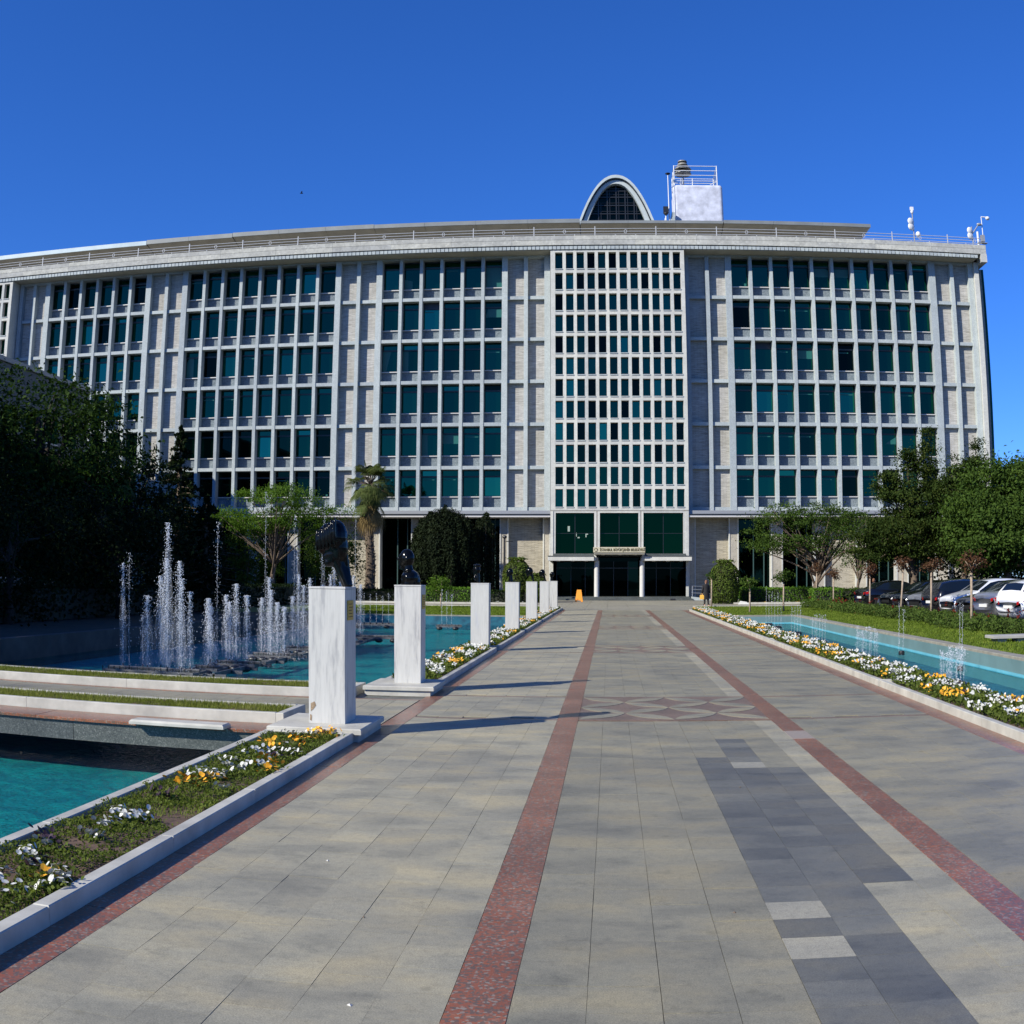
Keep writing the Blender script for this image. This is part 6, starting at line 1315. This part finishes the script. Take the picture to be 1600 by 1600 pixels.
# ------------------------------------------------------------------ people
M['skin'] = plain('skin', (.42, .25, .18), .6); M['coat'] = plain('black coat', (.012, .011, .013), .85); M['bag'] = plain('bright yellow orange bag', (.75, .42, .06), .6); M['hair'] = plain('auburn hair', (.16, .07, .035), .7); M['suit'] = plain('dark suit', (.02, .02, .025), .8); M['shirt'] = plain('white shirt', (.7, .7, .7), .7)
def person(label, x, y, rz, sc, coat, bag, hair, hcol):
    t = thing('person', label, 'person', (x, y, 0), None, rz)
    mb = [('p', [(-.10, .10, .03), (-.09, .02, .10), (-.09, .02, .46), (-.09, 0, .86)], [.045, .042, .058, .085]), ('p', [(.10, -.16, .03), (.10, -.12, .10), (.10, -.04, .46), (.09, 0, .86)], [.045, .042, .058, .085]), ('e', (-.10, .03, .04), (.045, .12, .04)), ('e', (.10, -.20, .04), (.045, .12, .04)),
          ('e', (0, 0, .95), (.17, .12, .16)), ('e', (0, 0, 1.18), (.17, .11, .24)), ('e', (0, 0, 1.36), (.20, .09, .09)), ('p', [(0, 0, 1.38), (0, .01, 1.50)], [.055, .05]), ('e', (0, .02, 1.59), (.075, .09, .115)), ('e', (0, .11, 1.57), (.015, .02, .02)), ('e', (-.076, .02, 1.58), (.012, .02, .03)), ('e', (.076, .02, 1.58), (.012, .02, .03)),
          ('p', [(-.19, 0, 1.38), (-.24, .01, 1.10), (-.25, .07, .84)], [.052, .043, .034]), ('p', [(.19, 0, 1.38), (.25, -.02, 1.10), (.26, .0, .84)], [.052, .043, .034])]
    for s, hx, hy in ((-1, -.25, .075), (1, .26, 0)):
        mb.append(('e', (hx, hy, .79), (.022, .038, .05)))
        for k in range(4): mb.append(('p', [(hx, hy - .03 + .02 * k, .76), (hx - s * .008, hy - .03 + .02 * k, .715 - (.008 if k in (1, 2) else 0)), (hx - s * .022, hy - .03 + .02 * k, .695)], [.009, .008, .006]))
        mb.append(('p', [(hx, hy + .04, .79), (hx - s * .01, hy + .055, .745)], [.010, .008]))
    o = blob('body', mb, M['skin'], (0, 0, 0), .012); o.parent = t; o.scale = (sc,) * 3
    if coat:
        q = MB(); n = 18; prof = [(.42, .235, .17), (.60, .225, .165), (.85, .205, .15), (1.05, .175, .13), (1.25, .205, .135), (1.36, .235, .125), (1.43, .14, .10), (1.47, .075, .075)]
        v = []; 
        for z, rx, ry in prof:
            for k in range(n): a = 2 * PI * k / n; w = 1 + .03 * math.sin(a * 5 + z * 3); v.append((rx * math.cos(a) * w, ry * math.sin(a) * w, z))
        q.add(v, [(i * n + k, i * n + (k + 1) % n, (i + 1) * n + (k + 1) % n, (i + 1) * n + k) for i in range(len(prof) - 1) for k in range(n)]); o = part('coat', q, coat, t, True, False); o.scale = (sc,) * 3
        for s, px in ((-1, [(-.20, 0, 1.38), (-.25, .01, 1.10), (-.26, .07, .85)]), (1, [(.20, 0, 1.38), (.26, -.02, 1.10), (.27, 0, .85)])):
            q = MB(); q.path(px, [.075, .062, .055], 10); o = part('sleeve', q, coat, t, True, False); o.scale = (sc,) * 3
        q = MB(); 
        for sx, y0, y1 in ((-.10, .10, .02), (.10, -.16, -.10)): q.path([(sx, y0, .06), (sx, y1, .14), (sx * .95, y1 * .6, .5)], [.06, .055, .075], 10)
        o = part('trousers', q, coat, t, True, False); o.scale = (sc,) * 3
    q = MB(); q.ell((0, -.015, 1.625), (.092, .098, .105)); q.ell((0, -.05, 1.57), (.085, .06, .09)); o = part('hair', q, hcol, t, True, False); o.scale = (sc,) * 3
    return t
w = person('woman in a long black coat walking towards the entrance with a yellow bag', 5.80, 66.0, .35, .90, M['coat'], True, True, M['hair'])
t = thing('hand_bag', 'bright yellow orange bag carried by the woman in black', 'bag', (5.55, 66.0, .38))
q = MB(); q.bev(5.42, 5.66, 65.86, 66.02, .40, .66, .04); part('bag_body', q, M['bag'], t); q = MB(); q.path([(5.48, 65.94, .65), (5.50, 65.94, .76), (5.58, 65.94, .76), (5.60, 65.94, .65)], [.008] * 4, 5); part('handle', q, M['bag'], t)
person('man in a dark suit standing behind the parked cars, only his head and collar showing', 15.0, 61.2, -1.2, .92, M['suit'], False, True, M['hair'])

# ------------------------------------------------------------------ small things on the plaza
M['orange'] = plain('orange plastic', (.85, .30, .02), .5)
t = thing('floor_sign', 'orange folding wet floor sign standing left of the entrance doors', 'sign', (-2.12, 77.8, 0))
for s, nm in ((-1, 'panel'), (1, 'panel')):
    q = MB(); y0, y1 = 77.8 + s * .22, 77.8 + s * .02
    q.add([(-2.40, y0, 0.02), (-2.28, y0, .02), (-2.25, y0 - s * .02, .12), (-2.0, y0 - s * .02, .12), (-1.97, y0, .02), (-1.85, y0, .02), (-1.97, y1, .86), (-2.27, y1, .86)] + [(-2.40, y0 + .03, 0.02), (-2.28, y0 + .03, .02), (-2.25, y0 - s * .02 + .03, .12), (-2.0, y0 - s * .02 + .03, .12), (-1.97, y0 + .03, .02), (-1.85, y0 + .03, .02), (-1.97, y1 + .03, .86), (-2.27, y1 + .03, .86)], [(0, 1, 2, 3, 4, 5, 6, 7), (15, 14, 13, 12, 11, 10, 9, 8), (7, 6, 14, 15), (0, 7, 15, 8), (6, 5, 13, 14)]); part(nm, q, M['orange'], t)
q = MB(); q.bev(4.6, 5.0, 83.0, 83.3, -.02, .14, .03); tag(part('door_stop_block', q, M['black']), 'small black block lying before the entrance step', 'block')
t = thing('lamp_post', 'short black lamp post behind the left clipped dome shrub', 'lamp', (-7.6, 80, 0))
q = MB(); q.tube((-7.6, 80, 0), (-7.6, 80, 4.6), .09, .07, 8); part('post', q, M['black'], t); q = MB(); q.ell((-7.6, 80, 4.65), (.17, .17, .13)); q.box(-7.5, -7.0, 79.97, 80.03, 4.3, 4.36); part('lamp_head', q, M['black'], t)
q = MB(); q.add([(8.15, 69.6, 0), (8.9, 69.4, 0), (9.0, 69.8, 0), (8.2, 70, 0), (8.3, 69.7, .22), (8.7, 69.65, .16), (8.75, 69.8, .15), (8.35, 69.85, .2)], [(4, 5, 6, 7), (0, 1, 5, 4), (1, 2, 6, 5), (2, 3, 7, 6), (3, 0, 4, 7)]); tag(part('white_stone', q, M['marble']), 'white stone lying at the foot of the egg shaped shrub', 'stone')
# the path lamp on the planter edge and a far bird
x_, z_ = (-28.36, 37.33)
t = thing('bird', 'small dark bird gliding in the sky high above the left side of the building', 'bird', (x_, 95, z_), None, .4)
q = MB(); q.ell((0, 0, 0), (.16, .06, .05)); q.add([(-.06, 0, .01), (.08, 0, .01), (.03, .4, .10), (-.06, .36, .09)], [(0, 1, 2, 3)]); q.add([(-.06, 0, .01), (.08, 0, .01), (.03, -.4, .10), (-.06, -.36, .09)], [(3, 2, 1, 0)]); part('body', q, M['black'], t, False, False)
for i, (x, y, sz, m_) in enumerate([(-.93, 3.79, .012, 'marble'), (-1.55, 5.9, .008, 'marble'), (1.02, 8.35, .009, 'bark'), (.62, 5.1, .010, 'bark'), (-1.12, 4.9, .007, 'bark'), (2.6, 6.2, .010, 'marble')]):
    q = MB(); q.add([(x - sz, y, .001), (x + sz * .6, y - sz, .001), (x + sz, y + sz * .5, .001), (x, y + sz * 1.1, .001), (x, y, .009)], [(0, 1, 4), (1, 2, 4), (2, 3, 4), (3, 0, 4), (3, 2, 1, 0)])
    tag(part('litter_scrap', q, M[m_]), ['tiny white scrap on the left paving near the bottom edge of the picture', 'tiny pale chip on the left paving lane', 'tiny dark crumb on the dark slab lane', 'tiny brown crumb beside the dark slab lane', 'tiny brown crumb on the left paving near the white scrap', 'tiny white chip on the paving right of the right red band'][i], 'litter')
